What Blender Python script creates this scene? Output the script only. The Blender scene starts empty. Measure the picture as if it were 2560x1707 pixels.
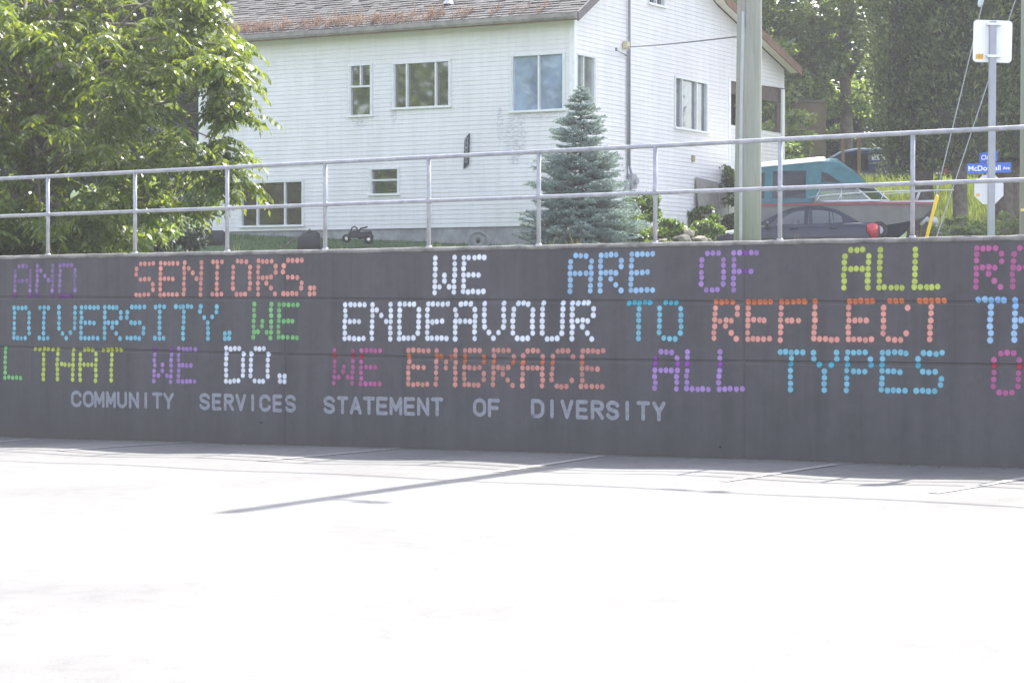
import bpy, bmesh, math, random
import numpy as np
from mathutils import Vector, Matrix
from mathutils.geometry import tessellate_polygon

SC = bpy.context.scene
COL = SC.collection
random.seed(7)
RNG = np.random.default_rng(7)
R = math.radians

# ------------------------------------------------------------------ camera
F, CX, CY, HOR, EYE = 5689.0, 1280.0, 853.5, 757.5, 1.7
PITCH = math.atan((CY - HOR) / F)
cam_d = bpy.data.cameras.new("Camera")
cam = bpy.data.objects.new("camera", cam_d)
COL.objects.link(cam)
cam.location = (0, 0, EYE)
cam.rotation_euler = (math.pi / 2 - PITCH, 0, 0)
cam_d.sensor_width = 36
cam_d.lens = F / 2560 * 36
cam_d.clip_start = 0.1
cam_d.clip_end = 2000
SC.camera = cam

# ------------------------------------------------------------------ light
SUN_AZ, SUN_EL = R(28), R(51.5)
W = bpy.data.worlds.new("World")
SC.world = W
W.use_nodes = True
nt = W.node_tree
sky = nt.nodes.new("ShaderNodeTexSky")
sky.sky_type = 'NISHITA'
sky.sun_disc = False
sky.sun_elevation = SUN_EL
sky.sun_rotation = SUN_AZ
sky.air_density = 1.0
sky.dust_density = 1.6
sky.ozone_density = 1.0
hs = nt.nodes.new("ShaderNodeHueSaturation")
hs.inputs["Saturation"].default_value = .56
hs.inputs["Hue"].default_value = .513
nt.links.new(sky.outputs[0], hs.inputs["Color"])
nt.links.new(hs.outputs[0], nt.nodes["Background"].inputs[0])
nt.nodes["Background"].inputs[1].default_value = 0.15
sd = bpy.data.lights.new("Sun", 'SUN')
sd.energy = 3.4
sd.angle = R(0.53)
sd.color = (1.0, 0.96, 0.9)
sun = bpy.data.objects.new("sun", sd)
COL.objects.link(sun)
sdir = Vector((math.sin(SUN_AZ) * math.cos(SUN_EL), math.cos(SUN_AZ) * math.cos(SUN_EL), math.sin(SUN_EL)))
sun.rotation_euler = (-sdir).to_track_quat('-Z', 'Y').to_euler()
sun.location = (20, 40, 60)
VS = SC.view_settings
VS.view_transform = 'Standard'
VS.look = 'None'
VS.gamma = 1
VS.use_curve_mapping = False
VS.exposure = 2.0
VEIL_DENSITY = 0.0009
SC.cycles.max_bounces = 8
SC.cycles.transparent_max_bounces = 16
SC.cycles.volume_bounces = 0
SC.render.film_transparent = False

# ------------------------------------------------------------------ helpers: pixels to planes
def ray(x, y):
    a = (x - CX) / F
    b = (CY - y) / F
    return Vector((a, math.cos(PITCH) + b * math.sin(PITCH), -math.sin(PITCH) + b * math.cos(PITCH)))

def U(x, y, Y):
    d = ray(x, y)
    t = Y / d.y
    return Vector((d.x * t, Y, EYE + d.z * t))

class Plane:
    """vertical plane through P0 along horizontal direction d"""
    def __init__(s, P0, d):
        s.P = Vector((P0[0], P0[1])); s.d = Vector((d[0], d[1])).normalized()
        s.n = Vector((-s.d.y, s.d.x))
    def __call__(s, x, y):
        r = ray(x, y)
        t = s.n.dot(s.P) / (s.n.x * r.x + s.n.y * r.y)
        q = Vector((r.x * t, r.y * t)) - s.P
        return q.dot(s.d), EYE + r.z * t

# ------------------------------------------------------------------ helpers: mesh
class MB:
    def __init__(s, org=(0, 0, 0)):
        s.v = []; s.f = []; s.o = Vector(org)
    def add(s, vs, fs):
        n = len(s.v)
        s.v.extend([tuple(Vector(v) - s.o) for v in vs])
        s.f.extend([tuple(i + n for i in f) for f in fs])
    def box(s, x0, x1, y0, y1, z0, z1, M=None):
        vs = [Vector((x, y, z)) for x in (x0, x1) for y in (y0, y1) for z in (z0, z1)]
        if M is not None: vs = [M @ v for v in vs]
        s.add(vs, [(0, 1, 3, 2), (4, 6, 7, 5), (0, 4, 5, 1), (2, 3, 7, 6), (0, 2, 6, 4), (1, 5, 7, 3)])
    def tube(s, pts, r, n=8, caps=True):
        pts = [Vector(p) for p in pts]
        rs = r if isinstance(r, (list, tuple)) else [r] * len(pts)
        vs = []; fs = []
        prev = None
        for i, p in enumerate(pts):
            d = (pts[min(i + 1, len(pts) - 1)] - pts[max(i - 1, 0)]).normalized()
            if prev is None:
                a = d.orthogonal().normalized()
            else:
                a = (prev - d * prev.dot(d))
                a = a.normalized() if a.length > 1e-6 else d.orthogonal().normalized()
            prev = a
            b = d.cross(a)
            for k in range(n):
                t = 2 * math.pi * k / n
                vs.append(p + (a * math.cos(t) + b * math.sin(t)) * rs[i])
        for i in range(len(pts) - 1):
            for k in range(n):
                fs.append((i * n + k, i * n + (k + 1) % n, (i + 1) * n + (k + 1) % n, (i + 1) * n + k))
        if caps:
            fs.append(tuple(range(n))[::-1]); fs.append(tuple(range((len(pts) - 1) * n, len(pts) * n)))
        s.add(vs, fs)
    def loft(s, rings, closed=True, caps=True):
        n = len(rings[0]); vs = [v for r in rings for v in r]; fs = []
        m = n if closed else n - 1
        for i in range(len(rings) - 1):
            for k in range(m):
                fs.append((i * n + k, i * n + (k + 1) % n, (i + 1) * n + (k + 1) % n, (i + 1) * n + k))
        if caps and closed:
            fs.append(tuple(range(n))[::-1]); fs.append(tuple(range((len(rings) - 1) * n, len(rings) * n)))
        s.add(vs, fs)
    def fill(s, loops, fn, thick=None):
        """2-D outline with holes mapped by fn(u, v, depth)"""
        flat = [p for l in loops for p in l]
        tris = tessellate_polygon([[Vector((p[0], p[1], 0)) for p in l] for l in loops])
        s.add([fn(p[0], p[1], 0.0) for p in flat], [tuple(t) for t in tris])
        if thick:
            s.add([fn(p[0], p[1], thick) for p in flat], [tuple(t)[::-1] for t in tris])
            for l in loops:
                m = len(l)
                s.add([fn(p[0], p[1], 0.0) for p in l] + [fn(p[0], p[1], thick) for p in l],
                      [(i, (i + 1) % m, m + (i + 1) % m, m + i) for i in range(m)])
    def build(s, name, mat, parent=None, smooth=False):
        me = bpy.data.meshes.new(name)
        me.from_pydata(s.v, [], s.f)
        return link(name, me, mat, parent, smooth)

def link(name, me, mat, parent=None, smooth=False, fix=True):
    if fix:
        bm = bmesh.new(); bm.from_mesh(me)
        bmesh.ops.recalc_face_normals(bm, faces=bm.faces)
        bm.to_mesh(me); bm.free()
    if mat: me.materials.append(mat)
    if smooth: me.polygons.foreach_set("use_smooth", [True] * len(me.polygons))
    me.update()
    o = bpy.data.objects.new(name, me)
    COL.objects.link(o)
    if parent: o.parent = parent
    return o

def np_mesh(name, verts, faces, mat, parent=None):
    """verts (N,3), faces (M,k) numpy"""
    me = bpy.data.meshes.new(name)
    k = faces.shape[1]
    me.vertices.add(len(verts)); me.vertices.foreach_set("co", verts.astype(np.float32).ravel())
    me.loops.add(faces.size); me.loops.foreach_set("vertex_index", faces.astype(np.int32).ravel())
    me.polygons.add(len(faces))
    me.polygons.foreach_set("loop_start", np.arange(0, faces.size, k, dtype=np.int32))
    me.polygons.foreach_set("loop_total", np.full(len(faces), k, dtype=np.int32))
    me.update(calc_edges=True)
    return link(name, me, mat, parent, fix=False)

def tag(o, label=None, cat=None, group=None, kind=None):
    if label: o["label"] = label
    if cat: o["category"] = cat
    if group: o["group"] = group
    if kind: o["kind"] = kind
    return o

def empty(name, loc, label, cat, group=None, rz=0.0):
    o = bpy.data.objects.new(name, None)
    COL.objects.link(o)
    o.location = loc; o.rotation_euler = (0, 0, rz)
    o.empty_display_size = 0.2
    return tag(o, label, cat, group)

# ------------------------------------------------------------------ helpers: materials
def new_mat(name):
    m = bpy.data.materials.new(name); m.use_nodes = True
    t = m.node_tree
    return m, t, t.nodes["Principled BSDF"], t.nodes["Material Output"]

def nd(t, typ, **kw):
    n = t.nodes.new(typ)
    for k, v in kw.items(): setattr(n, k, v)
    return n

def noise(t, scale, detail=4, rough=.6, vec=None):
    n = nd(t, "ShaderNodeTexNoise")
    n.inputs["Scale"].default_value = scale; n.inputs["Detail"].default_value = detail
    n.inputs["Roughness"].default_value = rough
    if vec is not None: t.links.new(vec, n.inputs["Vector"])
    return n.outputs["Fac"]

def ramp(t, fac, stops):
    n = nd(t, "ShaderNodeValToRGB")
    e = n.color_ramp.elements
    while len(e) < len(stops): e.new(.5)
    for i, (p, c) in enumerate(stops):
        e[i].position = p; e[i].color = (c[0], c[1], c[2], 1) if isinstance(c, (tuple, list)) else (c, c, c, 1)
    t.links.new(fac, n.inputs[0])
    return n.outputs[0]

def mixc(t, fac, a, b, blend='MIX'):
    n = nd(t, "ShaderNodeMix", data_type='RGBA', blend_type=blend)
    for sock, v in ((n.inputs[0], fac), (n.inputs[6], a), (n.inputs[7], b)):
        if isinstance(v, (int, float)): sock.default_value = v
        elif isinstance(v, (tuple, list)): sock.default_value = (v[0], v[1], v[2], 1)
        else: t.links.new(v, sock)
    return n.outputs[2]

def math_(t, op, a, b=None, c=None):
    n = nd(t, "ShaderNodeMath", operation=op)
    for i, v in enumerate((a, b, c)):
        if v is None: continue
        if isinstance(v, (int, float)): n.inputs[i].default_value = v
        else: t.links.new(v, n.inputs[i])
    return n.outputs[0]

def coords(t, kind="Object", scale=(1, 1, 1), loc=(0, 0, 0)):
    c = nd(t, "ShaderNodeTexCoord")
    mp = nd(t, "ShaderNodeMapping")
    mp.inputs["Scale"].default_value = scale; mp.inputs["Location"].default_value = loc
    t.links.new(c.outputs[kind], mp.inputs[0])
    return mp.outputs[0]

def bump(t, bsdf, h, strength=.3, dist=.02):
    b = nd(t, "ShaderNodeBump")
    b.inputs["Strength"].default_value = strength; b.inputs["Distance"].default_value = dist
    t.links.new(h, b.inputs["Height"]); t.links.new(b.outputs[0], bsdf.inputs["Normal"])

def plain(name, c, rough=.6, var=.2, scale=6, metal=0, spec=.4, bmp=.0, bscale=40):
    m, t, b, o = new_mat(name)
    v = coords(t)
    n = noise(t, scale, 5, .65, v)
    lo = tuple(x * (1 - var) for x in c); hi = tuple(min(1, x * (1 + var)) for x in c)
    t.links.new(ramp(t, n, [(.3, lo), (.7, hi)]), b.inputs["Base Color"])
    b.inputs["Roughness"].default_value = rough; b.inputs["Metallic"].default_value = metal
    b.inputs["Specular IOR Level"].default_value = spec
    if bmp: bump(t, b, noise(t, bscale, 6, .7, v), bmp)
    return m

def leafmat(name, lo, hi, trans=.4, tcol=None, rough=.45, spec=.5):
    m, t, b, o = new_mat(name)
    g = nd(t, "ShaderNodeNewGeometry")
    col = ramp(t, g.outputs["Random Per Island"], [(0, lo), (.75, hi), (1, tuple(min(1, x * 1.35) for x in hi))])
    big = noise(t, .9, 3, .6, coords(t))
    col2 = mixc(t, 1.0, col, ramp(t, big, [(.3, .7), (.7, 1.2)]), 'MULTIPLY')
    t.links.new(col2, b.inputs["Base Color"])
    b.inputs["Roughness"].default_value = rough; b.inputs["Specular IOR Level"].default_value = spec
    tr = nd(t, "ShaderNodeBsdfTranslucent")
    tc = mixc(t, 1.0, col2, tcol or (1.5, 1.5, .6), 'MULTIPLY')
    t.links.new(tc, tr.inputs[0])
    mx = nd(t, "ShaderNodeMixShader"); mx.inputs[0].default_value = trans
    t.links.new(b.outputs[0], mx.inputs[1]); t.links.new(tr.outputs[0], mx.inputs[2])
    t.links.new(mx.outputs[0], o.inputs[0])
    return m

def glassmat(name, tint=(.5, .55, .55), refl=.3, opaque=None):
    """thin pane: clear (tinted) where not reflecting"""
    m, t, b, o = new_mat(name)
    gl = nd(t, "ShaderNodeBsdfGlossy"); gl.inputs["Roughness"].default_value = .03
    gl.inputs[0].default_value = (.9, .93, .95, 1)
    if opaque:
        base = nd(t, "ShaderNodeBsdfDiffuse")
        n = noise(t, 1.5, 3, .6, coords(t))
        t.links.new(ramp(t, n, [(.35, tuple(x * .6 for x in opaque)), (.65, tuple(x * 1.3 for x in opaque))]), base.inputs[0])
    else:
        base = nd(t, "ShaderNodeBsdfTransparent"); base.inputs[0].default_value = (*tint, 1)
    lw = nd(t, "ShaderNodeLayerWeight"); lw.inputs[0].default_value = .5
    f = math_(t, 'MULTIPLY_ADD', math_(t, 'POWER', lw.outputs[1], 3.0), .5, refl)
    mx = nd(t, "ShaderNodeMixShader")
    t.links.new(f, mx.inputs[0]); t.links.new(base.outputs[0], mx.inputs[1]); t.links.new(gl.outputs[0], mx.inputs[2])
    t.links.new(mx.outputs[0], o.inputs[0])
    return m

GALV = plain("galvanized", (.36, .36, .39), .5, .2, 9, .25, .5, .05)
WHITE = plain("white_paint", (.78, .79, .78), .5, .06, 5)
DARKWOOD = plain("dark_wood", (.10, .075, .06), .8, .3, 7)
BARK = plain("bark", (.12, .10, .08), .9, .4, 9, bmp=.6, bscale=18)
BLACK = plain("black_plastic", (.02, .02, .022), .5, .2)
RUBBER = plain("rubber", (.025, .025, .027), .8, .2)

# ------------------------------------------------------------------ the wall plane
TH = R(33.169)
WD = Vector((math.cos(TH), -math.sin(TH), 0))       # along the wall, to the right
WN = Vector((-math.sin(TH), -math.cos(TH), 0))      # out of its face, to the camera
WP = Vector((-6.094, 29.993, 0))
wpl = Plane(WP, WD)
def wpt(S, z, out=0.0):
    p = WP + WD * S + WN * out
    return Vector((p.x, p.y, z))
def ztop(S): return 2.358 + .0031 * (S - 7.0)
J1 = ([-20, -.91, 3.89, 7.28, 10.25, 12.3, 30], [1.80, 1.772, 1.751, 1.72, 1.706, 1.702, 1.70])
J2 = ([-20, -.92, 3.89, 7.28, 10.25, 13.1, 30], [1.13, 1.107, 1.065, 1.049, 1.068, 1.073, 1.08])
VJ = [-3.2, wpl(713, 900)[0], wpl(1860, 900)[0], 14.6, 19.0]
WS0, WS1 = -34.0, 34.0
def groove(S, z):
    """depth of the joints into the wall face"""
    d = 0.0
    for J in (J1, J2):
        dz = abs(z - float(np.interp(S, *J)))
        d = max(d, .012 * max(0.0, min(1.0, (.026 - dz) / .014)))
    for s in VJ:
        ds = abs(S - s)
        d = max(d, .010 * max(0.0, min(1.0, (.020 - ds) / .010)))
    return d

# ------------------------------------------------------------------ ground of the lot
LP0 = wpl(1395, 1140)[0]; LPD = (wpl(1950, 1165)[0] - wpl(348, 1105)[0]) / 3
def lot_z(S, d=2.0):
    return float(np.interp(S, [-60, -.92, 7.28, 13.4, 60], [-.55, -.093, .005, .055, .30])) + .022 * math.cos(2 * math.pi * (S - LP0) / LPD) * min(1.0, max(0.0, d) / .9) * max(0.0, 1 - d / 5)
def lot_pt(x, y):
    """pixel -> point on the lot"""
    r = ray(x, y); z = 0.0
    for _ in range(8):
        t = (z - EYE) / r.z
        p = Vector((r.x * t, r.y * t, 0))
        z = lot_z((p - WP).dot(WD), (p - WP).dot(WN))
    return Vector((p.x, p.y, z))
m, t, b, o = new_mat("asphalt")
v = coords(t)
c1 = noise(t, .35, 5, .6, v); c2 = noise(t, 90, 3, .7, v); c3 = noise(t, 5, 5, .65, v)
col = ramp(t, c1, [(.3, (.132, .130, .125)), (.7, (.19, .187, .18))])
col = mixc(t, .55, col, ramp(t, c2, [(.3, .55), (.7, 1.25)]), 'MULTIPLY')
col = mixc(t, .5, col, ramp(t, c3, [(.35, .75), (.6, 1.1)]), 'MULTIPLY')
vor = nd(t, "ShaderNodeTexVoronoi", feature='DISTANCE_TO_EDGE'); vor.inputs["Scale"].default_value = .16
wob = nd(t, "ShaderNodeVectorMath", operation='ADD')
wn = nd(t, "ShaderNodeTexNoise"); wn.inputs["Scale"].default_value = 1.2; wn.inputs["Detail"].default_value = 6
t.links.new(v, wn.inputs["Vector"])
t.links.new(v, wob.inputs[0]); t.links.new(wn.outputs["Color"], wob.inputs[1]); t.links.new(wob.outputs[0], vor.inputs["Vector"])
col = mixc(t, ramp(t, vor.outputs["Distance"], [(0, .45), (.0018, 0.0)]), col, (.10, .10, .10))
t.links.new(col, b.inputs["Base Color"]); b.inputs["Roughness"].default_value = .9
bump(t, b, c2, .4, .01)
ASPH = m
mb = MB()
ss = [-60, -20] + list(np.arange(-12, 24, .25)) + [34, 60]
dd = [-.1, .5, 1, 1.5, 2, 2.5, 3, 4, 5, 10, 20, 35, 60]
rings = [[wpt(s, lot_z(s, max(0, d)), d) for d in dd] for s in ss]
mb.loft(rings, closed=False)
tag(mb.build("parking_lot", ASPH), kind="structure")
# one wide sheet lower down, so the ground reaches the horizon
m = plain("far_ground", (.14, .15, .09), .95, .3, .2)
mb = MB(); mb.box(-700, 700, -500, 900, -2.0, -1.6)
tag(mb.build("ground", m), kind="structure")

m, t, b, o = new_mat("line_paint")
n = noise(t, 14, 6, .7, coords(t))
t.links.new(ramp(t, n, [(.38, (.19, .185, .18)), (.60, (.34, .33, .31))]), b.inputs["Base Color"])
b.inputs["Roughness"].default_value = .8
LINE = m
kx = 1.0884
lines = [((-25, 1017), (72, 1008)), ((330, 1022), (495, 1012)), ((738, 1046), (920, 1029)), ((1235, 1070), (1385, 1047)), ((1785, 1087), (1922, 1067)), ((2290, 1109), (2420, 1088))]
for (a, c) in lines:
    pf = lot_pt(c[0] * kx, c[1] * kx); pn = lot_pt(a[0] * kx, a[1] * kx)
    d = (pn - pf); d.z = 0; d.normalize()
    q = Vector((-d.y, d.x, 0)) * .055
    mb = MB(); L = 2.6; st = []
    for i in range(14):
        p = pf + d * L * i / 13
        z = lot_z((p - WP).dot(WD), (p - WP).dot(WN)) + .006
        st.append([Vector((p.x + q.x, p.y + q.y, z)), Vector((p.x - q.x, p.y - q.y, z))])
    mb.loft(st, closed=False)
    tag(mb.build("parking_line", LINE), kind="structure")

# ------------------------------------------------------------------ retaining wall
m, t, b, o = new_mat("wall_paint")
v = coords(t, "Object")
n1 = noise(t, .5, 4, .6, v); n2 = noise(t, 6, 6, .7, v)
vs_ = coords(t, "Object", (3.0, 3.0, .16)); n3 = noise(t, 1.4, 5, .65, vs_)
col = ramp(t, n1, [(.3, (.080, .075, .080)), (.7, (.100, .093, .100))])
col = mixc(t, .5, col, ramp(t, n2, [(.3, .8), (.7, 1.2)]), 'MULTIPLY')
col = mixc(t, .45, col, ramp(t, n3, [(.33, .62), (.62, 1.10)]), 'MULTIPLY')
sx = nd(t, "ShaderNodeSeparateXYZ"); t.links.new(v, sx.inputs[0])
low = ramp(t, math_(t, 'ADD', sx.outputs[2], math_(t, 'MULTIPLY', n2, .25)), [(.1, 1.0), (.42, 0.0)])
col = mixc(t, math_(t, 'MULTIPLY', low, .5), col, (.085, .078, .07))
n4 = noise(t, 30, 3, .6, coords(t, "Object", (1, 1, .25)))
col = mixc(t, math_(t, 'MULTIPLY', ramp(t, n4, [(.74, 0.0), (.78, 1.0)]), low), col, (.22, .22, .22))
t.links.new(col, b.inputs["Base Color"]); b.inputs["Roughness"].default_value = .75
b.inputs["Specular IOR Level"].default_value = .25
bump(t, b, n2, .15, .01)
WALLM = m
CONC = plain("coping_concrete", (.235, .225, .21), .9, .45, 5, bmp=.5, bscale=30)
wall = empty("retaining_wall", wpt(0, 0), "long dark grey painted concrete retaining wall with rows of coloured dotted lettering", "wall")
WO = wall.location
sset = set(np.round(np.arange(WS0, WS1 + .01, .5), 3).tolist())
for s in VJ:
    for e in (-.020, -.010, .010, .020): sset.add(round(s + e, 4))
ss = sorted(sset)
mb = MB(WO); rings = []
for s in ss:
    j1 = float(np.interp(s, *J1)); j2 = float(np.interp(s, *J2)); zt = ztop(s) - .05
    zs = [-1.2, lot_z(s) - .06, .6, j2 - .026, j2 - .012, j2 + .012, j2 + .026, 1.35, j1 - .026, j1 - .012, j1 + .012, j1 + .026, 2.0, zt]
    rings.append([wpt(s, z, -groove(s, z)) for z in zs] + [wpt(s, zt, -.3), wpt(s, -1.2, -.3)])
mb.loft(rings)
mb.build("panels", WALLM, wall)
mb = MB(WO); rings = []
rr = random.Random(3)
for s in np.arange(WS0, WS1 + .01, .13):
    z = ztop(s); j = rr.uniform(-.006, .006); k = rr.uniform(-.008, .008)
    rings.append([wpt(s, z - .05 + j, .006), wpt(s, z - .012 + k, .008), wpt(s, z + k * .4, -.012 + j), wpt(s, z, -.32), wpt(s, z - .05, -.32)])
mb.loft(rings)
mb.build("coping", CONC, wall, True)

# --- lettering
FONT = {
 'A': [".###.", "#...#", "#...#", "#####", "#...#", "#...#", "#...#"], 'N': ["#...#", "##..#", "#.#.#", "#..##", "#...#", "#...#", "#...#"],
 'D': ["####.", "#...#", "#...#", "#...#", "#...#", "#...#", "####."], 'S': [".####", "#....", "#....", ".###.", "....#", "....#", "####."],
 'E': ["#####", "#....", "#....", "####.", "#....", "#....", "#####"], 'I': ["###", ".#.", ".#.", ".#.", ".#.", ".#.", "###"],
 'O': [".###.", "#...#", "#...#", "#...#", "#...#", "#...#", ".###."], 'R': ["####.", "#...#", "#...#", "####.", "#.#..", "#..#.", "#...#"],
 'W': ["#...#", "#...#", "#...#", "#.#.#", "#.#.#", "##.##", "#...#"], 'F': ["#####", "#....", "#....", "####.", "#....", "#....", "#...."],
 'L': ["#....", "#....", "#....", "#....", "#....", "#....", "#####"], 'V': ["#...#", "#...#", "#...#", "#...#", "#...#", ".#.#.", "..#.."],
 'T': ["#####", "..#..", "..#..", "..#..", "..#..", "..#..", "..#.."], 'Y': ["#...#", "#...#", ".#.#.", "..#..", "..#..", "..#..", "..#.."],
 'U': ["#...#", "#...#", "#...#", "#...#", "#...#", "#...#", ".###."], 'C': [".###.", "#...#", "#....", "#....", "#....", "#...#", ".###."],
 'H': ["#...#", "#...#", "#...#", "#####", "#...#", "#...#", "#...#"], 'M': ["#...#", "##.##", "#.#.#", "#.#.#", "#...#", "#...#", "#...#"],
 'B': ["####.", "#...#", "#...#", "####.", "#...#", "#...#", "####."], 'P': ["####.", "#...#", "#...#", "####.", "#....", "#....", "#...."],
 '.': ["##", "##"]}
PUR, SAL, CYA, GRN, WHI = (.36, .225, .50), (.66, .30, .25), (.18, .43, .54), (.21, .48, .19), (.70, .73, .79)
LBL, YEL, PNK = (.32, .50, .70), (.47, .54, .12), (.42, .12, .27)
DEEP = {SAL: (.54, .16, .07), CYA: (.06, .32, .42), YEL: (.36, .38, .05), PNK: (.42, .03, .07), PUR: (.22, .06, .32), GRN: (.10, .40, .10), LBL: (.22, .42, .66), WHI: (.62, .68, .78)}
WORDS = [
 ("AND", [(38, 76), (93, 131.5), (150, 188)], (666, 663.6), (738.6, 739.3), PUR, "purple", .75),
 ("SENIORS.", [(341, 383), (401.5, 443), (460.7, 503), (532, 554), (583, 625), (645.7, 688.6), (708, 754), (774, 785)], (659.6, 650), (737, 734), SAL, "salmon pink", .95),
 ("WE", [(1088, 1136), (1159.5, 1209)], (645, 644), (731.4, 729.5), WHI, "white", 1),
 ("ARE", [(1426, 1477.5), (1501.8, 1553), (1579, 1632)], (638.6, 636), (728, 726), LBL, "pale blue", .95),
 ("OF", [(1754, 1808.6), (1834.6, 1891)], (634, 632.5), (724.6, 724.6), PUR, "purple", .9),
 ("ALL", [(2112, 2170.6), (2199.3, 2258), (2288, 2347)], (625, 622.5), (719.6, 718), YEL, "yellow green", .93),
 ("RA", [(2441.6, 2503), (2533, 2596)], (620, 619), (718, 718), PNK, "pink", .95),
 ("DIVERSITY.", [(36, 73), (99.5, 120.5), (147.5, 186.8), (203.5, 245), (262.3, 301.4), (318, 360), (388.5, 410), (439, 479), (500.5, 541), (561.5, 572)], (769.5, 766), (845, 846), CYA, "light blue", 1),
 ("WE", [(635.3, 678), (697.5, 743.5)], (761.5, 762), (844, 843.5), GRN, "green", .95),
 ("ENDEAVOUR", [(863, 910.5), (931, 977.3), (999, 1046.6), (1068.5, 1118), (1139, 1187.5), (1211, 1259.6), (1283.6, 1332.5), (1356.8, 1406.2), (1431, 1482)], (762, 757.5), (845.8, 846.6), WHI, "white", 1),
 ("TO", [(1571, 1624), (1648.4, 1701.8)], (756.4, 756), (846.8, 846), CYA, "light blue", 1),
 ("REFLECT", [(1787.5, 1843), (1870, 1925), (1952.3, 2010), (2036.7, 2094), (2122, 2180), (2209, 2268), (2297, 2358)], (755, 752), (847, 849), SAL, "salmon pink", 1),
 ("TH", [(2445.7, 2508), (2537, 2600)], (750, 749.5), (849, 849.5), LBL, "pale blue", 1),
 ("ALL", [(-102, -64), (-43, -4), (13.5, 51.5)], (867, 869), (942, 944), GRN, "green", 1),
 ("THAT", [(87.5, 131), (144, 183), (201, 240), (257.5, 301.5)], (872.5, 874), (948, 950), YEL, "yellow green", 1),
 ("WE", [(386.5, 428), (447, 487.5)], (874, 873), (952.5, 953), PUR, "purple", .85),
 ("DO.", [(565.5, 607.5), (627.3, 670), (699, 711)], (871, 872), (952, 953), WHI, "white", 1),
 ("WE", [(836.5, 882), (903.4, 950)], (875, 876), (957.5, 958.6), PNK, "pink", .9),
 ("EMBRACE", [(1021.5, 1070.5), (1091, 1139), (1162, 1210), (1234, 1283), (1307, 1356.5), (1380.7, 1431), (1455.4, 1507.6)], (876, 877), (960, 966), SAL, "salmon pink", .85),
 ("ALL", [(1638, 1692), (1718, 1772.5), (1799, 1856)], (880, 880), (971, 972.5), PUR, "purple", 1),
 ("TYPES", [(1948.6, 2006), (2033, 2090.5), (2117.8, 2177), (2205, 2264), (2293, 2353.5)], (880, 882), (973, 976.7), CYA, "light blue", 1),
 ("O", [(2484.5, 2547)], (883, 883), (981, 981), PNK, "pink", .95)]

m, t, b, o = new_mat("spray_paint")
at = nd(t, "ShaderNodeVertexColor", layer_name="paint")
n = noise(t, 55, 5, .7, coords(t))
t.links.new(mixc(t, .5, at.outputs[0], ramp(t, n, [(.3, .78), (.7, 1.15)]), 'MULTIPLY'), b.inputs["Base Color"])
b.inputs["Roughness"].default_value = .6; b.inputs["Specular IOR Level"].default_value = .25
tr = nd(t, "ShaderNodeBsdfTransparent"); mx = nd(t, "ShaderNodeMixShader")
t.links.new(at.outputs[1], mx.inputs[0]); t.links.new(tr.outputs[0], mx.inputs[1]); t.links.new(b.outputs[0], mx.inputs[2])
t.links.new(mx.outputs[0], o.inputs[0])
SPRAY = m

def dots_mesh(name, dots, parent):
    """dots: (S, z, r, colour, alpha)"""
    NR, NA = [.0, .45, .72, .9, 1.08, 1.3], 18
    AL = [1, 1, 1, .93, .38, 0]
    vs, fs, cs = [], [], []
    for (S, z, r, c, al) in dots:
        n0 = len(vs); jit = rr.uniform(0, 6.28)
        ecc = rr.uniform(.97, 1.03)
        for k, q in enumerate(NR):
            for a in range(NA if k else 1):
                th = 2 * math.pi * a / NA
                wob = 1 + .02 * math.sin(3 * th + jit)
                s_ = S + r * q * wob * math.cos(th) * ecc; z_ = z + r * q * wob * math.sin(th)
                vs.append(wpt(s_, z_, .003 - groove(s_, z_)) - WO)
                cs.append((c[0], c[1], c[2], AL[k] * al))
        for a in range(NA):
            fs.append((n0, n0 + 1 + a, n0 + 1 + (a + 1) % NA))
            for k in range(1, len(NR) - 1):
                p = n0 + 1 + (k - 1) * NA; q = p + NA
                fs.append((p + a, q + a, q + (a + 1) % NA, p + (a + 1) % NA))
    me = bpy.data.meshes.new(name); me.from_pydata([tuple(v) for v in vs], [], fs)
    ca = me.color_attributes.new("paint", 'FLOAT_COLOR', 'POINT')
    ca.data.foreach_set("color", np.array(cs, dtype=np.float32).ravel())
    return link(name, me, SPRAY, parent)

for (txt, xs, yt, yb, c, cname, fade) in WORDS:
    dots = []
    for i, ch in enumerate(txt):
        g = FONT[ch]; xl, xr = xs[i]
        f = i / max(1, len(txt) - 1)
        y0 = yt[0] + (yt[1] - yt[0]) * f; y1 = yb[0] + (yb[1] - yb[0]) * f
        xm = (xl + xr) / 2
        zt_ = wpl(xm, y0)[1]; zb_ = wpl(xm, y1)[1]; dz = (zt_ - zb_) / 6
        Sl = wpl(xl, (y0 + y1) / 2)[0]; Sr = wpl(xr, (y0 + y1) / 2)[0]
        nc = len(g[0]); lf = rr.uniform(.8, 1.0) if fade < 1 else 1
        for r_, row in enumerate(g):
            for c_, q in enumerate(row):
                if q != '#': continue
                S = Sl + (Sr - Sl) * c_ / (nc - 1)
                z = (zb_ + dz * (len(g) - 1 - r_))
                S += rr.gauss(0, .0035) - .004 * (r_ - 3) * .5; z += rr.gauss(0, .0035)
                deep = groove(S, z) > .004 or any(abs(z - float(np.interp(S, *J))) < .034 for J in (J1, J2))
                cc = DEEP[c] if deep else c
                k = rr.uniform(.88, 1.06)
                cc = tuple(x * k for x in cc)
                al = min(1, fade * lf * rr.uniform(.88, 1.08))
                if txt == "AND" and (i == 0 or c_ > 3) and r_ < 5: al *= rr.uniform(.45, .8)
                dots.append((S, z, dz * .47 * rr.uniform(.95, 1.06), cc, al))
    o = dots_mesh("dotted_lettering", dots, wall)
    o["label"] = f"{cname} dotted lettering reading {txt}"

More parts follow.
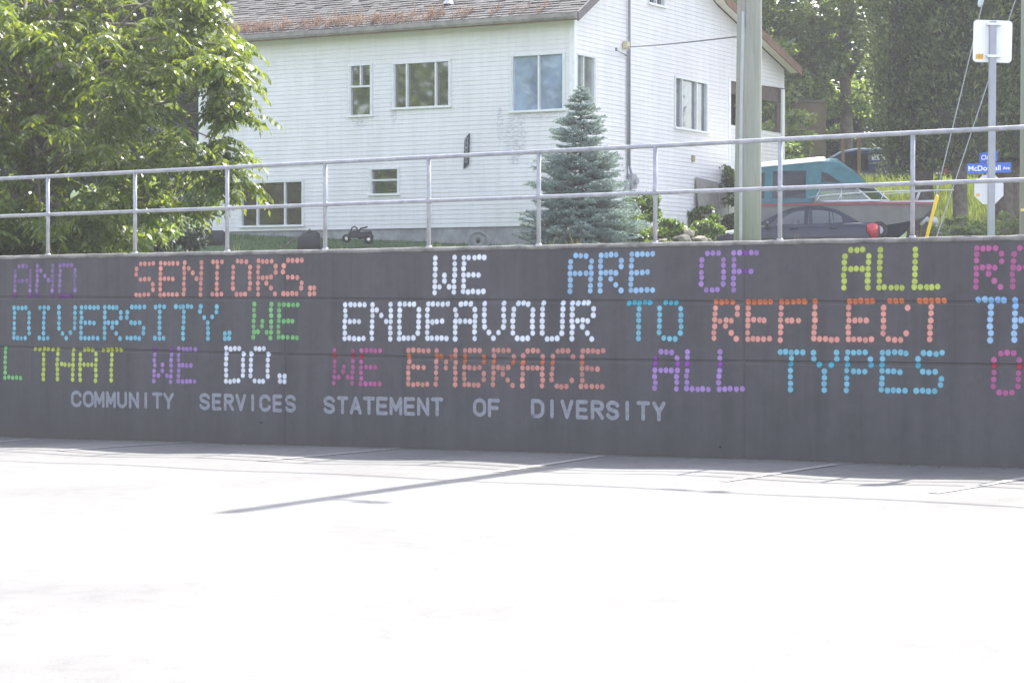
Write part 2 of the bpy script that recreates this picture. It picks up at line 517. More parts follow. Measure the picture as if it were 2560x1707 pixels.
# the stencilled grey line: strokes with round ends
def arc(cx, cy, rx, ry, a0, a1, n=12):
    return [(cx + rx * math.cos(R(a0 + (a1 - a0) * i / n)), cy + ry * math.sin(R(a0 + (a1 - a0) * i / n))) for i in range(n + 1)]
STK = {
 'C': [arc(.5, .68, .5, .32, 15, 180) + arc(.5, .32, .5, .32, 180, 345)], 'O': [arc(.5, .66, .5, .34, 0, 180) + arc(.5, .34, .5, .34, 180, 360) + [(1.0, .66)]],
 'M': [[(0, 0), (0, 1)], [(0.02, 1), (.5, .25), (.98, 1)], [(1, 1), (1, 0)]], 'U': [[(0, 1), (0, .34)] + arc(.5, .34, .5, .34, 180, 360) + [(1, 1)]],
 'N': [[(0, 0), (0, 1)], [(0.02, .98), (.98, .02)], [(1, 1), (1, 0)]], 'I': [[(.5, 0), (.5, 1)]], 'T': [[(0, 1), (1, 1)], [(.5, .93), (.5, 0)]],
 'Y': [[(0, 1), (.5, .45), (1, 1)], [(.5, .45), (.5, 0)]],
 'S': [arc(.5, .76, .5, .24, 10, 200, 10) + arc(.5, .5, .42, .10, 215, 270, 3)[1:] + arc(.5, .5, .1, .02, 90, 60, 2) + arc(.5, .24, .5, .25, 60, -190, 14)],
 'E': [[(0, 0), (0, 1)], [(0, 1), (1, 1)], [(0, .5), (.9, .5)], [(0, 0), (1, 0)]], 'F': [[(0, 0), (0, 1)], [(0, 1), (1, 1)], [(0, .5), (.85, .5)]],
 'R': [[(0, 0), (0, 1)], [(0, 1), (.6, 1)] + arc(.6, .76, .4, .24, 90, -90, 10) + [(0, .52)], [(.5, .5), (1, 0)]],
 'V': [[(0, 1), (.5, 0), (1, 1)]], 'A': [[(0, 0), (.5, 1), (1, 0)], [(.2, .32), (.8, .32)]],
 'D': [[(0, 0), (0, 1)], [(0, 1), (.5, 1)] + arc(.5, .62, .5, .38, 90, 0, 6) + arc(.5, .38, .5, .38, 0, -90, 6) + [(0, 0)]]}
LINE4 = [("COMMUNITY", [(178, 205), (208, 235), (236, 262), (265, 290), (293, 318), (322.5, 348), (361, 369), (380.6, 406.5), (408.5, 435)], (976, 981), (1017.5, 1022.7)),
 ("SERVICES", [(498.6, 525.6), (530.5, 554), (560, 585.4), (589, 615.7), (627.4, 636.7), (648.8, 677.5), (682, 706), (712, 740.5)], (982.3, 986.5), (1025, 1031)),
 ("STATEMENT", [(809, 838), (843, 871), (875, 904.5), (908, 937.6), (941, 970), (974, 1006), (1010, 1038.4), (1043, 1073.5), (1078, 1108.5)], (989.6, 993), (1034.5, 1040)),
 ("OF", [(1183, 1216), (1220, 1250)], (995, 996), (1041.5, 1043)),
 ("DIVERSITY", [(1327.5, 1361.6), (1374, 1386.4), (1401.7, 1434), (1440, 1470.4), (1477, 1510.5), (1515.6, 1548.6), (1563, 1574), (1592, 1625), (1631, 1664)], (997, 1003), (1045, 1053))]
GREYP = plain("grey_stencil_paint", (.26, .27, .305), .7, .22, 22, spec=.2)
for (txt, xs, yt, yb) in LINE4:
    mb = MB(WO); lay = 0
    for i, ch in enumerate(txt):
        f = i / max(1, len(txt) - 1)
        y0 = yt[0] + (yt[1] - yt[0]) * f; y1 = yb[0] + (yb[1] - yb[0]) * f
        xl, xr = xs[i]; xm = (xl + xr) / 2
        zt_ = wpl(xm, y0)[1]; zb_ = wpl(xm, y1)[1]
        Sl = wpl(xl, (y0 + y1) / 2)[0]; Sr = wpl(xr, (y0 + y1) / 2)[0]
        w = (zt_ - zb_) * .105
        if ch == 'S': paths = [[(p[0], p[1]) for p in arc(.5, .75, .5, .25, 15, 180, 8)] + [(.12, .58), (.5, .5), (.88, .42)] + arc(.5, .25, .5, .25, 0, -165, 8)]
        else: paths = STK[ch]
        for path in paths:
            pts = []
            for (u, v_) in path:
                S = Sl + w + (Sr - Sl - 2 * w) * u if ch != 'I' else (Sl + Sr) / 2
                pts.append(Vector((S, zb_ + w + (zt_ - zb_ - 2 * w) * v_)))
            for a, c in zip(pts[:-1], pts[1:]):
                lay = (lay + 1) % 8; out = .0022 + lay * .0004
                d = (c - a)
                if d.length < 1e-5: continue
                an = math.atan2(d.y, d.x); ring = []
                for k in range(9):
                    q = an + math.pi / 2 + math.pi * k / 8
                    ring.append(a + Vector((math.cos(q), math.sin(q))) * w)
                for k in range(9):
                    q = an - math.pi / 2 + math.pi * k / 8
                    ring.append(c + Vector((math.cos(q), math.sin(q))) * w)
                mb.add([wpt(p.x, p.y, out - groove(p.x, p.y)) for p in ring], [tuple(range(18))])
    o = mb.build("stencil_lettering", GREYP, wall)
    o["label"] = f"small grey stencilled lettering reading {txt}"

WEEP = plain("weep_dark", (.012, .012, .013), .9)
for (x, y) in ((653, 1056), (1801, 1117)):
    S, z = wpl(x, y); mb = MB(WO)
    mb.tube([wpt(S, z, -.02), wpt(S, z, .003)], .014, 10); mb.build("weep_hole", WEEP, wall)
# grit and dead leaves along the foot of the wall
rg = np.random.default_rng(97); n = 2600
ps = []
for k in range(n):
    S = rg.uniform(-4, 16); d = abs(rg.normal(0, .10)) + .012
    ps.append(wpt(S, lot_z(S, d) + .008, d))
v_ = np.array(ps); e1 = rg.normal(0, 1, (n, 3)) * np.array([1, 1, .25]); e1 *= (rg.uniform(.006, .022, (n, 1)) / np.linalg.norm(e1, axis=1, keepdims=True))
e2 = np.cross(e1, np.array([0, 0, 1.0])) * rg.uniform(.4, .9, (n, 1))
v_ = np.stack([v_ - e1, v_ + e2, v_ + e1, v_ - e2], 1).reshape(-1, 3)
tag(np_mesh("leaf_litter", v_, np.arange(n * 4).reshape(-1, 4), plain("dead_leaf", (.13, .10, .06), .9, .5, 20)), "grit and small dead leaves along the foot of the wall", "litter", kind="stuff")

# ------------------------------------------------------------------ railing on the wall
RIN = -.13
rail = empty("railing", wpt(6, ztop(6), RIN), "galvanized steel pipe railing with two rails on top of the dark wall", "railing")
RO = rail.location
def zrail(S): return ztop(S) + 1.058 + .0030 * (S - 6)
def zmid(S): return ztop(S) + .545 + .0015 * (S - 6)
rpl = Plane(WP + WN * RIN, WD)
mb = MB(RO); mb.tube([wpt(s, zrail(s), RIN) for s in np.arange(-12, 24, 1.525)], .026, 10); mb.build("top_rail", GALV, rail, True)
mb = MB(RO); mb.tube([wpt(s, zmid(s), RIN) for s in np.arange(-12, 24, 1.525)], .024, 10); mb.build("mid_rail", GALV, rail, True)
PX = [119.5, 337.5, 568, 813, 1072, 1347, 1638, 1950, 2281.5]
PS = [rpl(x, 520)[0] for x in PX]
PS = [PS[0] - 1.525 * k for k in (4, 3, 2, 1)] + PS + [PS[-1] + 1.525 * k for k in (1, 2, 3)]
for s in PS:
    mb = MB(RO)
    z0 = ztop(s) - .01
    mb.tube([wpt(s, z0, RIN), wpt(s, zrail(s) - .005, RIN)], .025, 10)
    mb.tube([wpt(s, z0, RIN), wpt(s, z0 + .03, RIN)], [.042, .034], 10)
    mb.tube([wpt(s, zmid(s) - .03, RIN), wpt(s, zmid(s) + .03, RIN)], .031, 10)
    mb.build("post", GALV, rail, True)

# ------------------------------------------------------------------ upper terrain
def sst(x, a, b):
    t = max(0.0, min(1.0, (x - a) / (b - a)))
    return t * t * (3 - 2 * t)
def terr(X, Y):
    d = -((X - WP.x) * WN.x + (Y - WP.y) * WN.y)
    lawn = 2.30 + .66 * sst(d, 11, 23) + .10 * max(0.0, Y - 52) + .05 * max(0.0, Y - 75)
    road = 2.30 + .35 * sst(Y, 40, 57) + 2.45 * sst(Y, 57, 65) - .35 * sst(Y, 65.8, 67.5) + .09 * max(0.0, Y - 72)
    w = max(sst(X, 6.2, 9.5), sst(X, 3.2, 5.0) * (1 - sst(Y, 56.6, 58.5)))
    base = lawn * (1 - w) + road * w
    return 2.28 + (base - 2.28) * sst(d, .3, 1.5)
m, t, b, o = new_mat("soil_and_turf")
v = coords(t)
n1 = noise(t, .6, 6, .7, v); n2 = noise(t, 12, 5, .7, v)
col = ramp(t, n1, [(.35, (.045, .085, .025)), (.65, (.075, .13, .035))])
col = mixc(t, .6, col, ramp(t, n2, [(.3, .5), (.7, 1.3)]), 'MULTIPLY')
t.links.new(col, b.inputs["Base Color"]); b.inputs["Roughness"].default_value = .95
bump(t, b, n2, .8, .05)
TURF = m
xs = [-90, -60, -40, -30] + list(np.arange(-24, 26, 1.0)) + [30, 40, 60, 90]
ds = [.28, .6, 1.2, 2, 3, 4.5] + list(np.arange(6, 62, 1.4)) + [70, 85, 105]
mb = MB(); rings = []
for s in np.arange(-70, 72, 1.5):
    r_ = []
    for d in ds:
        p = wpt(s, 0, -d)
        r_.append(Vector((p.x, p.y, terr(p.x, p.y) + (random.uniform(-.02, .02) if d > 2 else 0))))
    rings.append(r_)
mb.loft(rings, closed=False)
tag(mb.build("yard", TURF, None, True), kind="structure")
# street behind the wall on the right
mb = MB(); rings = []
for X in np.arange(5.5, 40, 1.5):
    r_ = []
    for Y in np.arange(33, 57, 1.5): r_.append(Vector((X, Y, terr(X, Y) + .03)))
    rings.append(r_)
mb.loft(rings, closed=False)
tag(mb.build("street", ASPH), kind="structure")

# ------------------------------------------------------------------ house
PHI = R(29.1)
HC = U(1434.5, 600, 52.0)
hx = Vector((math.cos(PHI), -math.sin(PHI), 0)); hy = Vector((math.sin(PHI), math.cos(PHI), 0))
house = empty("house", (HC.x, HC.y, 0), "white clapboard two-storey house with weathered siding and grey shingle roof", "house", rz=-PHI)
hfp = Plane((HC.x, HC.y), hx)            # front: u <= 0
hgp = Plane((HC.x, HC.y), hy)            # gable: v >= 0
HOUSE_M = Matrix.Translation((HC.x, HC.y, 0)) @ Matrix.Rotation(-PHI, 4, 'Z')
LF = -hfp(499, 400)[0]
ZS = hfp(900, 573)[1]                    # bottom of the siding
OV = .45
ep = Plane(Vector((HC.x, HC.y)) - Vector((hy.x, hy.y)) * OV, hx)
ZE = ep(1300, 64)[1]                     # bottom of the eave
VP0 = hgp(1824, 300)[0]                  # start of the porch
VP1 = hgp(1957, 300)[0]                  # porch post
SL1, SL2, VR, VK = .56, .27, 4.9, 7.9
def zroof(v):                            # top of the wall under the roof
    z0 = ZE + .05
    zr = z0 + SL1 * (VR + OV)
    if v <= VR: return z0 + SL1 * (v + OV)
    if v <= VK: return zr - SL1 * (v - VR)
    return zr - SL1 * (VK - VR) - SL2 * (v - VK)
print("house", LF, ZS, ZE, VP0, VP1, "tip", hgp(1997, 232), zroof(13.7))

m, t, b, o = new_mat("white_siding")
v = coords(t)
big = noise(t, .45, 4, .6, v); fine = noise(t, 9, 6, .7, coords(t, "Object", (1, 1, 3)))
streak = noise(t, 2.2, 5, .7, coords(t, "Object", (2.2, 2.2, .22)))
col = ramp(t, big, [(.3, (.695, .672, .68)), (.7, (.765, .745, .752))])
col = mixc(t, .5, col, ramp(t, streak, [(.34, (.86, .86, .83)), (.58, (1.02, 1.02, 1.02))]), 'MULTIPLY')
sx = nd(t, "ShaderNodeSeparateXYZ"); t.links.new(v, sx.inputs[0])
# grey stain streaks on the laps and flaking under the corner window
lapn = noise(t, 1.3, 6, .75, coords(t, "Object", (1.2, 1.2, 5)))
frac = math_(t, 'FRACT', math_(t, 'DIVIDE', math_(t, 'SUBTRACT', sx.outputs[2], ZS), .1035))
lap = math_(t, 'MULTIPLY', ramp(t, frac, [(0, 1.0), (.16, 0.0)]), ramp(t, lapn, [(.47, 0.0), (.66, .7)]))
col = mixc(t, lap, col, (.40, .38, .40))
def blob(cx_, cz_, rx_, rz_):
    a = math_(t, 'DIVIDE', math_(t, 'SUBTRACT', sx.outputs[0], cx_), rx_)
    c = math_(t, 'DIVIDE', math_(t, 'SUBTRACT', sx.outputs[2], cz_), rz_)
    q = math_(t, 'ADD', math_(t, 'MULTIPLY', a, a), math_(t, 'MULTIPLY', c, c))
    return math_(t, 'SUBTRACT', 1.0, q)
for (px_, py_, w_, h_) in ((1288, 340, .35, .75), (1345, 285, .75, .16), (1250, 310, .10, .5), (985, 275, .12, .4), (900, 300, .25, .25), (1290, 385, .14, .3)):
    u_, z_ = hfp(px_, py_)
    k = math_(t, 'MULTIPLY', ramp(t, blob(u_, z_, w_, h_), [(0, 0.0), (.5, 1.0)]), ramp(t, fine, [(.44, 0.0), (.62, .85)]))
    col = mixc(t, k, col, (.42, .39, .43))
grn = math_(t, 'MULTIPLY', ramp(t, math_(t, 'SUBTRACT', sx.outputs[2], ZS), [(0, .7), (.9, 0.0)]), ramp(t, big, [(.45, 0.0), (.7, 1.0)]))
col = mixc(t, grn, col, (.50, .54, .44))
t.links.new(col, b.inputs["Base Color"]); b.inputs["Roughness"].default_value = .55
b.inputs["Specular IOR Level"].default_value = .3
SID = m
TRIM = plain("white_trim", (.76, .76, .75), .5, .08, 6)
ALU = plain("aluminium_frame", (.66, .67, .69), .4, .08, 6, .3)
SOFF = plain("cream_soffit", (.74, .70, .62), .7, .08, 4)

def siding(mb, fn, zlo, zhi, ends, holes):
    pitch = .1035; cuts = set()
    for (a, c, z0, z1) in holes: cuts.add(z0); cuts.add(z1)
    n = int((zhi - zlo) / pitch) + 1
    for i in range(n):
        b0 = zlo + i * pitch; b1 = min(b0 + pitch, zhi)
        if b1 - b0 < .002: continue
        zz = [b0] + sorted(z for z in cuts if b0 + .001 < z < b1 - .001) + [b1]
        out = lambda z: .004 + .011 * (b0 + pitch - z) / pitch
        for q, (z0, z1) in enumerate(zip(zz[:-1], zz[1:])):
            l0, r0 = ends(z0); l1, r1 = ends(z1)
            if r0 - l0 < .01: continue
            if r1 < l1: l1 = r1 = (l1 + r1) / 2
            segs = [(l0, r0, l1, r1)]
            for (a, c, h0, h1) in holes:
                if h1 <= z0 + 1e-4 or h0 >= z1 - 1e-4: continue
                ns = []
                for (a0, c0, a1, c1) in segs:
                    if c <= a0 or a >= c0: ns.append((a0, c0, a1, c1)); continue
                    if a > a0: ns.append((a0, a, a1, a))
                    if c < c0: ns.append((c, c0, c, c1))
                segs = ns
            for (a0, c0, a1, c1) in segs:
                mb.add([fn(a0, out(z0), z0), fn(c0, out(z0), z0), fn(c1, out(z1), z1), fn(a1, out(z1), z1)], [(0, 1, 2, 3)])
                if q == 0: mb.add([fn(a0, out(z0), z0), fn(c0, out(z0), z0), fn(c0, .003, z0), fn(a0, .003, z0)], [(0, 1, 2, 3)])
ffn = lambda u, o_, z: Vector((u, -o_, z))
gfn = lambda u, o_, z: Vector((o_, u, z))

def wrect(pl, x0, x1, y0, y1):
    xm = (x0 + x1) / 2; ym = (y0 + y1) / 2
    a = pl(x0, ym)[0]; c = pl(x1, ym)[0]
    return (a, c, pl(xm, y1)[1], pl(xm, y0)[1])
# name, plane, px rect, vertical bars (fractions), horizontal bars, pane kind
WIN = [("A", hfp, (876, 928, 165, 288), [], [.58], "dark"), ("B", hfp, (985, 1124, 158, 267), [.235, .755], [], "green"),
       ("C", hfp, (1281, 1409, 139, 275), [.52], [], "sky"), ("F", hfp, (604, 757, 457, 563), [.265, .715], [], "room"),
       ("G", hfp, (928, 996, 424, 484), [], [.56], "dark"), ("H", hfp, (516, 603, 205, 308), [.5], [], "room"),
       ("D", hgp, (1441, 1485, 142, 262), [.38], [], "pale"), ("E", hgp, (1687, 1766, 203, 324), [.22, .68], [], "dim"),
       ("I", hgp, (1621, 1659, -50, 12), [.5], [], "dark")]
fh = [wrect(p, *r_) for (n, p, r_, *_) in WIN if p is hfp]
gh = [wrect(p, *r_) for (n, p, r_, *_) in WIN if p is hgp]

mb = MB()
siding(mb, ffn, ZS, zroof(0) - .04, lambda z: (-LF, -.05), fh)
mb.build("front_wall", SID, house)
mb = MB()
ZG = ZS + .0
def gends(z):
    zr = zroof(VR)
    v0 = (z - ZE - .05) / SL1 - OV + .02
    lo = max(.05, v0)
    if z >= zroof(VK): hi = VR + (zr - z) / SL1
    else: hi = VK + (zroof(VK) - z) / SL2
    hi -= .02
    return lo, max(lo, min(hi, 12.55 if z > hgp(1930, 219)[1] else VP0))
ZH = hgp(1930, 219)[1]
siding(mb, gfn, ZS, zroof(VR), gends, gh)
# low wall of the porch
ZPW = hgp(1930, 330)[1]
siding(mb, gfn, ZS + .4, ZPW, lambda z: (VP0 + .02, VP1 - .02), [])
mb.build("gable_wall", SID, house)
# hidden sides so that the house is closed
mb = MB()
mb.add([(-LF, 0, ZS), (-LF, VP0, ZS), (-LF, VP0, zroof(VP0)), (-LF, VR, zroof(VR)), (-LF, 0, zroof(0))], [(0, 1, 2, 3, 4)])
mb.add([(-LF, VP0, ZS), (-.02, VP0, ZS), (-.02, VP0, zroof(VP0)), (-LF, VP0, zroof(VP0))], [(0, 1, 2, 3)])
mb.build("rear_wall", SID, house)
# foundation
m = plain("foundation_concrete", (.27, .28, .28), .9, .3, 2.5, bmp=.4, bscale=12)
mb = MB()
mb.box(-LF + .03, -.03, .03, VP1, ZS - 2.2, ZS + .02)
mb.build("foundation", m, house)
# corner boards and skirt
mb = MB()
mb.box(-.10, .028, -.028, .10, ZS - .02, zroof(0) - .03)
mb.build("corner_trim", TRIM, house)
mb = MB(); mb.box(-LF - .01, -LF + .09, -.026, .05, ZS - .02, zroof(0) - .03); mb.build("corner_trim", TRIM, house)
mb = MB(); mb.box(-.02, .027, VP0 - .09, VP0 + .03, ZS, ZH + .02); mb.build("corner_trim", TRIM, house)
# windows
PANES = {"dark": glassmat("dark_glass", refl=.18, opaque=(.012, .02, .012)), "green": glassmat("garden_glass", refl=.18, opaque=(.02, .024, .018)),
         "sky": glassmat("painted_sky_glass", refl=.10, opaque=(.22, .29, .40)), "room": glassmat("room_glass", refl=.08, opaque=(.03, .024, .016)),  # the sky pane has the sky's reflection put into its blue base colour
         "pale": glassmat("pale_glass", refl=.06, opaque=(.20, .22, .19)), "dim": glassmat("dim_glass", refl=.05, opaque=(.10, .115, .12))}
CURT = plain("curtain_cloth", (.5, .52, .52), .9, .2, 8)
wd_desc = {"A": "tall double hung window", "B": "wide three-pane window", "C": "two-pane window with the sky reflection put into its pane colour", "F": "wide basement window", "G": "small basement window", "H": "window behind the tree", "D": "narrow corner window", "E": "gable window", "I": "attic window"}
def window(nm, pl, px_, vb, hb, kind):
    fn = ffn if pl is hfp else gfn
    a, c, z0, z1 = wrect(pl, *px_)
    def bx(mb_, u0, u1, o0, o1, q0, q1):
        vs = [fn(u, o_, q) for u in (u0, u1) for o_ in (o0, o1) for q in (q0, q1)]
        mb_.add(vs, [(0, 1, 3, 2), (4, 6, 7, 5), (0, 4, 5, 1), (2, 3, 7, 6), (0, 2, 6, 4), (1, 5, 7, 3)])
    w = .045
    mb = MB()
    bx(mb, a - .05, c + .05, -.06, .034, z1, z1 + .05)
    bx(mb, a - .05, a, -.06, .032, z0, z1); bx(mb, c, c + .05, -.06, .032, z0, z1)
    bx(mb, a, a + w * .6, -.07, .02, z0, z1); bx(mb, c - w * .6, c, -.07, .02, z0, z1)
    for f in vb:
        u = a + (c - a) * f
        if nm == "A": continue
        bx(mb, u - w * .5, u + w * .5, -.065, .018, z0, z1)
    for f in hb:
        z = z0 + (z1 - z0) * f
        bx(mb, a + w * .6, c - w * .6, -.065, .019, z - w * .5, z + w * .5)
    if nm == "A":
        u = (a + c) / 2
        bx(mb, u - .02, u + .02, -.064, .016, z0 + (z1 - z0) * .58 + w * .5, z1)
    fr = mb.build("window", ALU, house); fr["label"] = wd_desc[nm]
    mb = MB(); bx(mb, a - .07, c + .07, -.06, .075, z0 - .05, z0); mb.build("sill", TRIM, fr)
    mb = MB(); bx(mb, a + .001, c - .001, -.075, -.055, z0 + .001, z1 - .001); mb.build("pane", PANES[kind], fr)
for wspec in WIN: window(*wspec)

# roof: sheets of shingle courses
m, t, b, o = new_mat("grey_shingles")
v = coords(t)
n1 = noise(t, 1.2, 5, .65, v)
n2 = noise(t, 3.3, 2, .5, coords(t, "Object", (1, 2.0, 2.0)))
n3 = noise(t, 45, 3, .6, v)
col = ramp(t, n1, [(.3, (.068, .064, .063)), (.7, (.104, .098, .096))])
col = mixc(t, .7, col, ramp(t, n2, [(.35, .6), (.65, 1.25)]), 'MULTIPLY')
col = mixc(t, .5, col, ramp(t, n3, [(.3, .7), (.7, 1.2)]), 'MULTIPLY')
t.links.new(col, b.inputs["Base Color"]); b.inputs["Roughness"].default_value = .9
SHIN = m
RX0, RX1 = -LF - .32, .32
mb = MB()
def slope(v0, z0, v1, z1):
    L = math.hypot(v1 - v0, z1 - z0); n = max(1, int(L / .145)); d = Vector((0, (v1 - v0) / L, (z1 - z0) / L))
    nrm = Vector((0, -d.z, d.y)); nrm = nrm if nrm.z > 0 else -nrm
    for i in range(n):
        p = Vector((0, v0, z0)) + d * (L * i / n); q = Vector((0, v0, z0)) + d * (L * (i + 1) / n)
        x = RX0
        while x < RX1 - .01:                      # tabs of uneven width and lift
            x2 = min(RX1, x + random.uniform(.22, .34)); h = random.uniform(.014, .034)
            dr = d * random.uniform(-.014, .014)
            if random.random() < .03: h = .004
            X0 = Vector((x + .004, 0, 0)); X1 = Vector((x2, 0, 0))
            vs = [p - dr + X0, p - dr + X1, p - dr + X1 + nrm * h, p - dr + X0 + nrm * h, q + X1 + nrm * .006, q + X0 + nrm * .006]
            mb.add(vs, [(0, 1, 2, 3), (3, 2, 4, 5)])
            x = x2
    mb.add([Vector((RX0, v0, z0)) - nrm * .03, Vector((RX1, v0, z0)) - nrm * .03, Vector((RX1, v1, z1)) - nrm * .03, Vector((RX0, v1, z1)) - nrm * .03,
            Vector((RX0, v0, z0)), Vector((RX1, v0, z0)), Vector((RX1, v1, z1)), Vector((RX0, v1, z1))], [(0, 1, 2, 3), (4, 5, 6, 7), (0, 1, 5, 4), (2, 3, 7, 6), (0, 3, 7, 4), (1, 2, 6, 5)])
RT = .16
VT = hgp(1971, 232)[0] + .1
slope(-OV, zroof(-OV) + RT, VR, zroof(VR) + RT)
slope(VT, zroof(VT) + RT, VK, zroof(VK) + RT)
slope(VK, zroof(VK) + RT, VR, zroof(VR) + RT)
roof = mb.build("roof", SHIN, house)
# soffit and rake boards
mb = MB()
for (v0, v1) in ((-OV, VR), (VR, VK), (VK, VT)):
    for (xa, xb) in ((.02, RX1), (RX0, -LF - .02)):
        mb.add([(xa, v0, zroof(v0) + .03), (xb, v0, zroof(v0) + .03), (xb, v1, zroof(v1) + .03), (xa, v1, zroof(v1) + .03)], [(0, 1, 2, 3)])
mb.add([(-LF, -OV, zroof(-OV) + .03), (.02, -OV, zroof(-OV) + .03), (.02, 0, zroof(-OV) + .04), (-LF, 0, zroof(-OV) + .04)], [(0, 1, 2, 3)])
mb.build("soffit", SOFF, roof)
RAKE1 = plain("grey_brown_rake", (.16, .14, .14), .8, .25, 6)
RAKE2 = plain("red_brown_rake", (.21, .115, .07), .8, .3, 6)
def rake(pts, mat, lab):
    mb = MB()
    for (v0, v1) in pts:
        a, c = zroof(v0), zroof(v1); hh = .20
        vs = [(x, v, z) for x in (RX1, RX1 + .04) for (v, z) in ((v0, a - .04), (v0, a + RT + .02), (v1, c + RT + .02), (v1, c - .04))]
        mb.add(vs, [(0, 1, 2, 3), (4, 5, 6, 7), (0, 1, 5, 4), (1, 2, 6, 5), (2, 3, 7, 6), (0, 3, 7, 4)])
    o = mb.build("rake_board", mat, roof); o["label"] = lab
rake([(-OV, VR)], RAKE1, "grey-brown rake board"); rake([(VR, VK), (VK, VT)], RAKE2, "reddish brown rake board")
GUT = plain("old_gutter", (.27, .25, .235), .6, .35, 4)
mb = MB()
zt_ = zroof(-OV) + RT
for (x0, x1) in ((RX0, -4.0), (-4.0, RX1)):
    rings = []
    for x in (x0, x1):
        rings.append([Vector((x, -OV - y, zt_ + z)) for (y, z) in ((.0, .01), (.0, -.135), (.06, -.15), (.11, -.10), (.125, -.01), (.115, -.01), (.10, -.09), (.05, -.12), (.02, -.10))])
    mb.loft(rings)
mb.build("gutter", GUT, roof)
mb = MB(); mb.box(RX0, RX1, -OV - .02, -OV, zt_ - .175, zt_ - .14); mb.build("fascia", RAKE2, roof)
# roof vent pipe
vp = None
for vv in np.arange(0, 2, .02):
    q = HOUSE_M @ Vector((-5.0, vv, zroof(vv) + RT))
vpl = Plane(Vector((HC.x, HC.y)) + Vector((hy.x, hy.y)) * .55, hx)
ux = vpl(1122, 20)[0]
mb = MB(); zz = zroof(.55) + RT
mb.tube([(ux, .55, zz - .05), (ux, .55, zz + .45)], .045, 12); mb.build("vent_pipe", plain("pipe_blue_grey", (.32, .36, .46), .5), roof, True)
mb = MB(); mb.tube([(ux, .55, zz - .02), (ux, .55, zz + .10)], [.16, .06], 12); mb.build("flashing", plain("lead_flashing", (.5, .5, .5), .5), roof)
# porch: post, beam, ceiling, floor
mb = MB(); mb.box(-.12, .03, VP1 - .1, VP1 + .08, ZS - .5, ZH + .01); mb.build("porch_post", TRIM, house)
mb = MB(); mb.box(-.10, -.02, VP1 - .35, VP1 - .11, ZPW, ZH - .02); mb.box(-.2, -.02, VP0 + .04, VP1, ZH - .38, ZH - .005)
mb.box(-LF, -.03, VP1 + .1, VP1 + .25, ZH - .3, ZH + .1)
mb.build("porch_beam", DARKWOOD, house)
mb = MB(); mb.box(-LF, -.03, VP0 + .02, VT - .6, ZH + .01, ZH + .05); mb.build("porch_ceiling", plain("brown_boards", (.16, .09, .06), .8, .3, 5), house)
mb = MB(); mb.box(-LF, -.05, VP0 + .02, VP1, ZS + .2, ZS + .4); mb.build("porch_floor", DARKWOOD, house)
# service mast, conduit, meter
u0 = hgp(1567, 200)[0]
mb = MB()
zm = hgp(1567, 415)[1]
mb.tube([(.07, u0, zm), (.07, u0, zroof(u0) + 1.3)], .032, 10)
mb.tube([(.05, u0 - .07, zm - .3), (.05, u0 - .07, hgp(1560, 128)[1])], .014, 6)
mb.tube([(.07, u0, zm), (.08, u0 + .10, zm - .2), (.08, u0 + .10, zm - .45)], .028, 8)
mb.build("service_mast", plain("weathered_conduit", (.22, .22, .25), .5, .2), house, True)
mb = MB(); zb_ = hgp(1567, 435)[1]
mb.box(.02, .16, u0 - .02, u0 + .24, zb_ - .35, zb_); mb.box(.02, .13, u0 + .03, u0 + .22, zb_ - .62, zb_ - .38); mb.box(.02, .10, u0 - .16, u0 - .05, zb_ - .62, zb_ - .15)
mb.tube([(.16, u0 + .11, zb_ - .17), (.24, u0 + .11, zb_ - .17)], .085, 14)
mb.build("meter_box", plain("meter_grey", (.33, .33, .36), .5, .2), house)
mb = MB(); ub, zb2 = hgp(1512, 127)
mb.tube([(.03, u0 - .05, hgp(1560, 139)[1]), (.30, ub, zb2)], .012, 6); mb.tube([(.30, ub, zb2 - .03), (.30, ub, zb2 + .05)], .03, 8)
mb.build("wire_bracket", plain("bracket", (.15, .15, .17), .5), house)
ub, zb3 = hgp(1558, 114)
mb = MB(); mb.box(.03, .14, ub - .08, ub + .08, zb3 - .08, zb3 + .08); mb.build("junction_box", plain("yellowed_plastic", (.55, .5, .32), .5), house)
ub, zb3 = hgp(1730, 397)
mb = MB(); mb.box(.01, .06, ub - .06, ub + .06, zb3 - .08, zb3 + .08); mb.build("wall_vent", plain("vent_brown", (.3, .24, .14), .6), house)
NUMM = plain('numeral_grey', (.30, .30, .33), .5)
# number board on the front, a leaning slat with cut ends
pts = [hfp(*p) for p in ((1169, 346), (1176, 334), (1174, 411), (1162, 423))]
mb = MB()
mb.fill([[hfp(1164.5, 349), hfp(1176.5, 333.5), hfp(1174, 411), hfp(1161.5, 423)]], lambda u, z, d: Vector((u, -.03 - d, z)), .03)
nb = mb.build("number_board", plain("dark_board", (.035, .035, .04), .6, .3), house)
for (x, y, w_, h_) in ((1170, 352, 3.4, 7), (1169.5, 364, 3.4, 6), (1169, 376, 3.2, 6), (1168.5, 400, 3.0, 7)):
    a = hfp(x - w_, y - h_); c = hfp(x + w_, y + h_); mb = MB()
    k = (c[0] - a[0]) * .22; hz = a[1] - c[1]
    for (u0_, u1_, z0_, z1_) in ((a[0], a[0] + k, c[1], a[1]), (c[0] - k, c[0], c[1], a[1]), (a[0] + k, c[0] - k, a[1] - hz * .16, a[1]), (a[0] + k, c[0] - k, c[1], c[1] + hz * .16)):
        mb.box(u0_, u1_, -.064, -.061, z0_, z1_)
    mb.build("numeral", NUMM, nb)
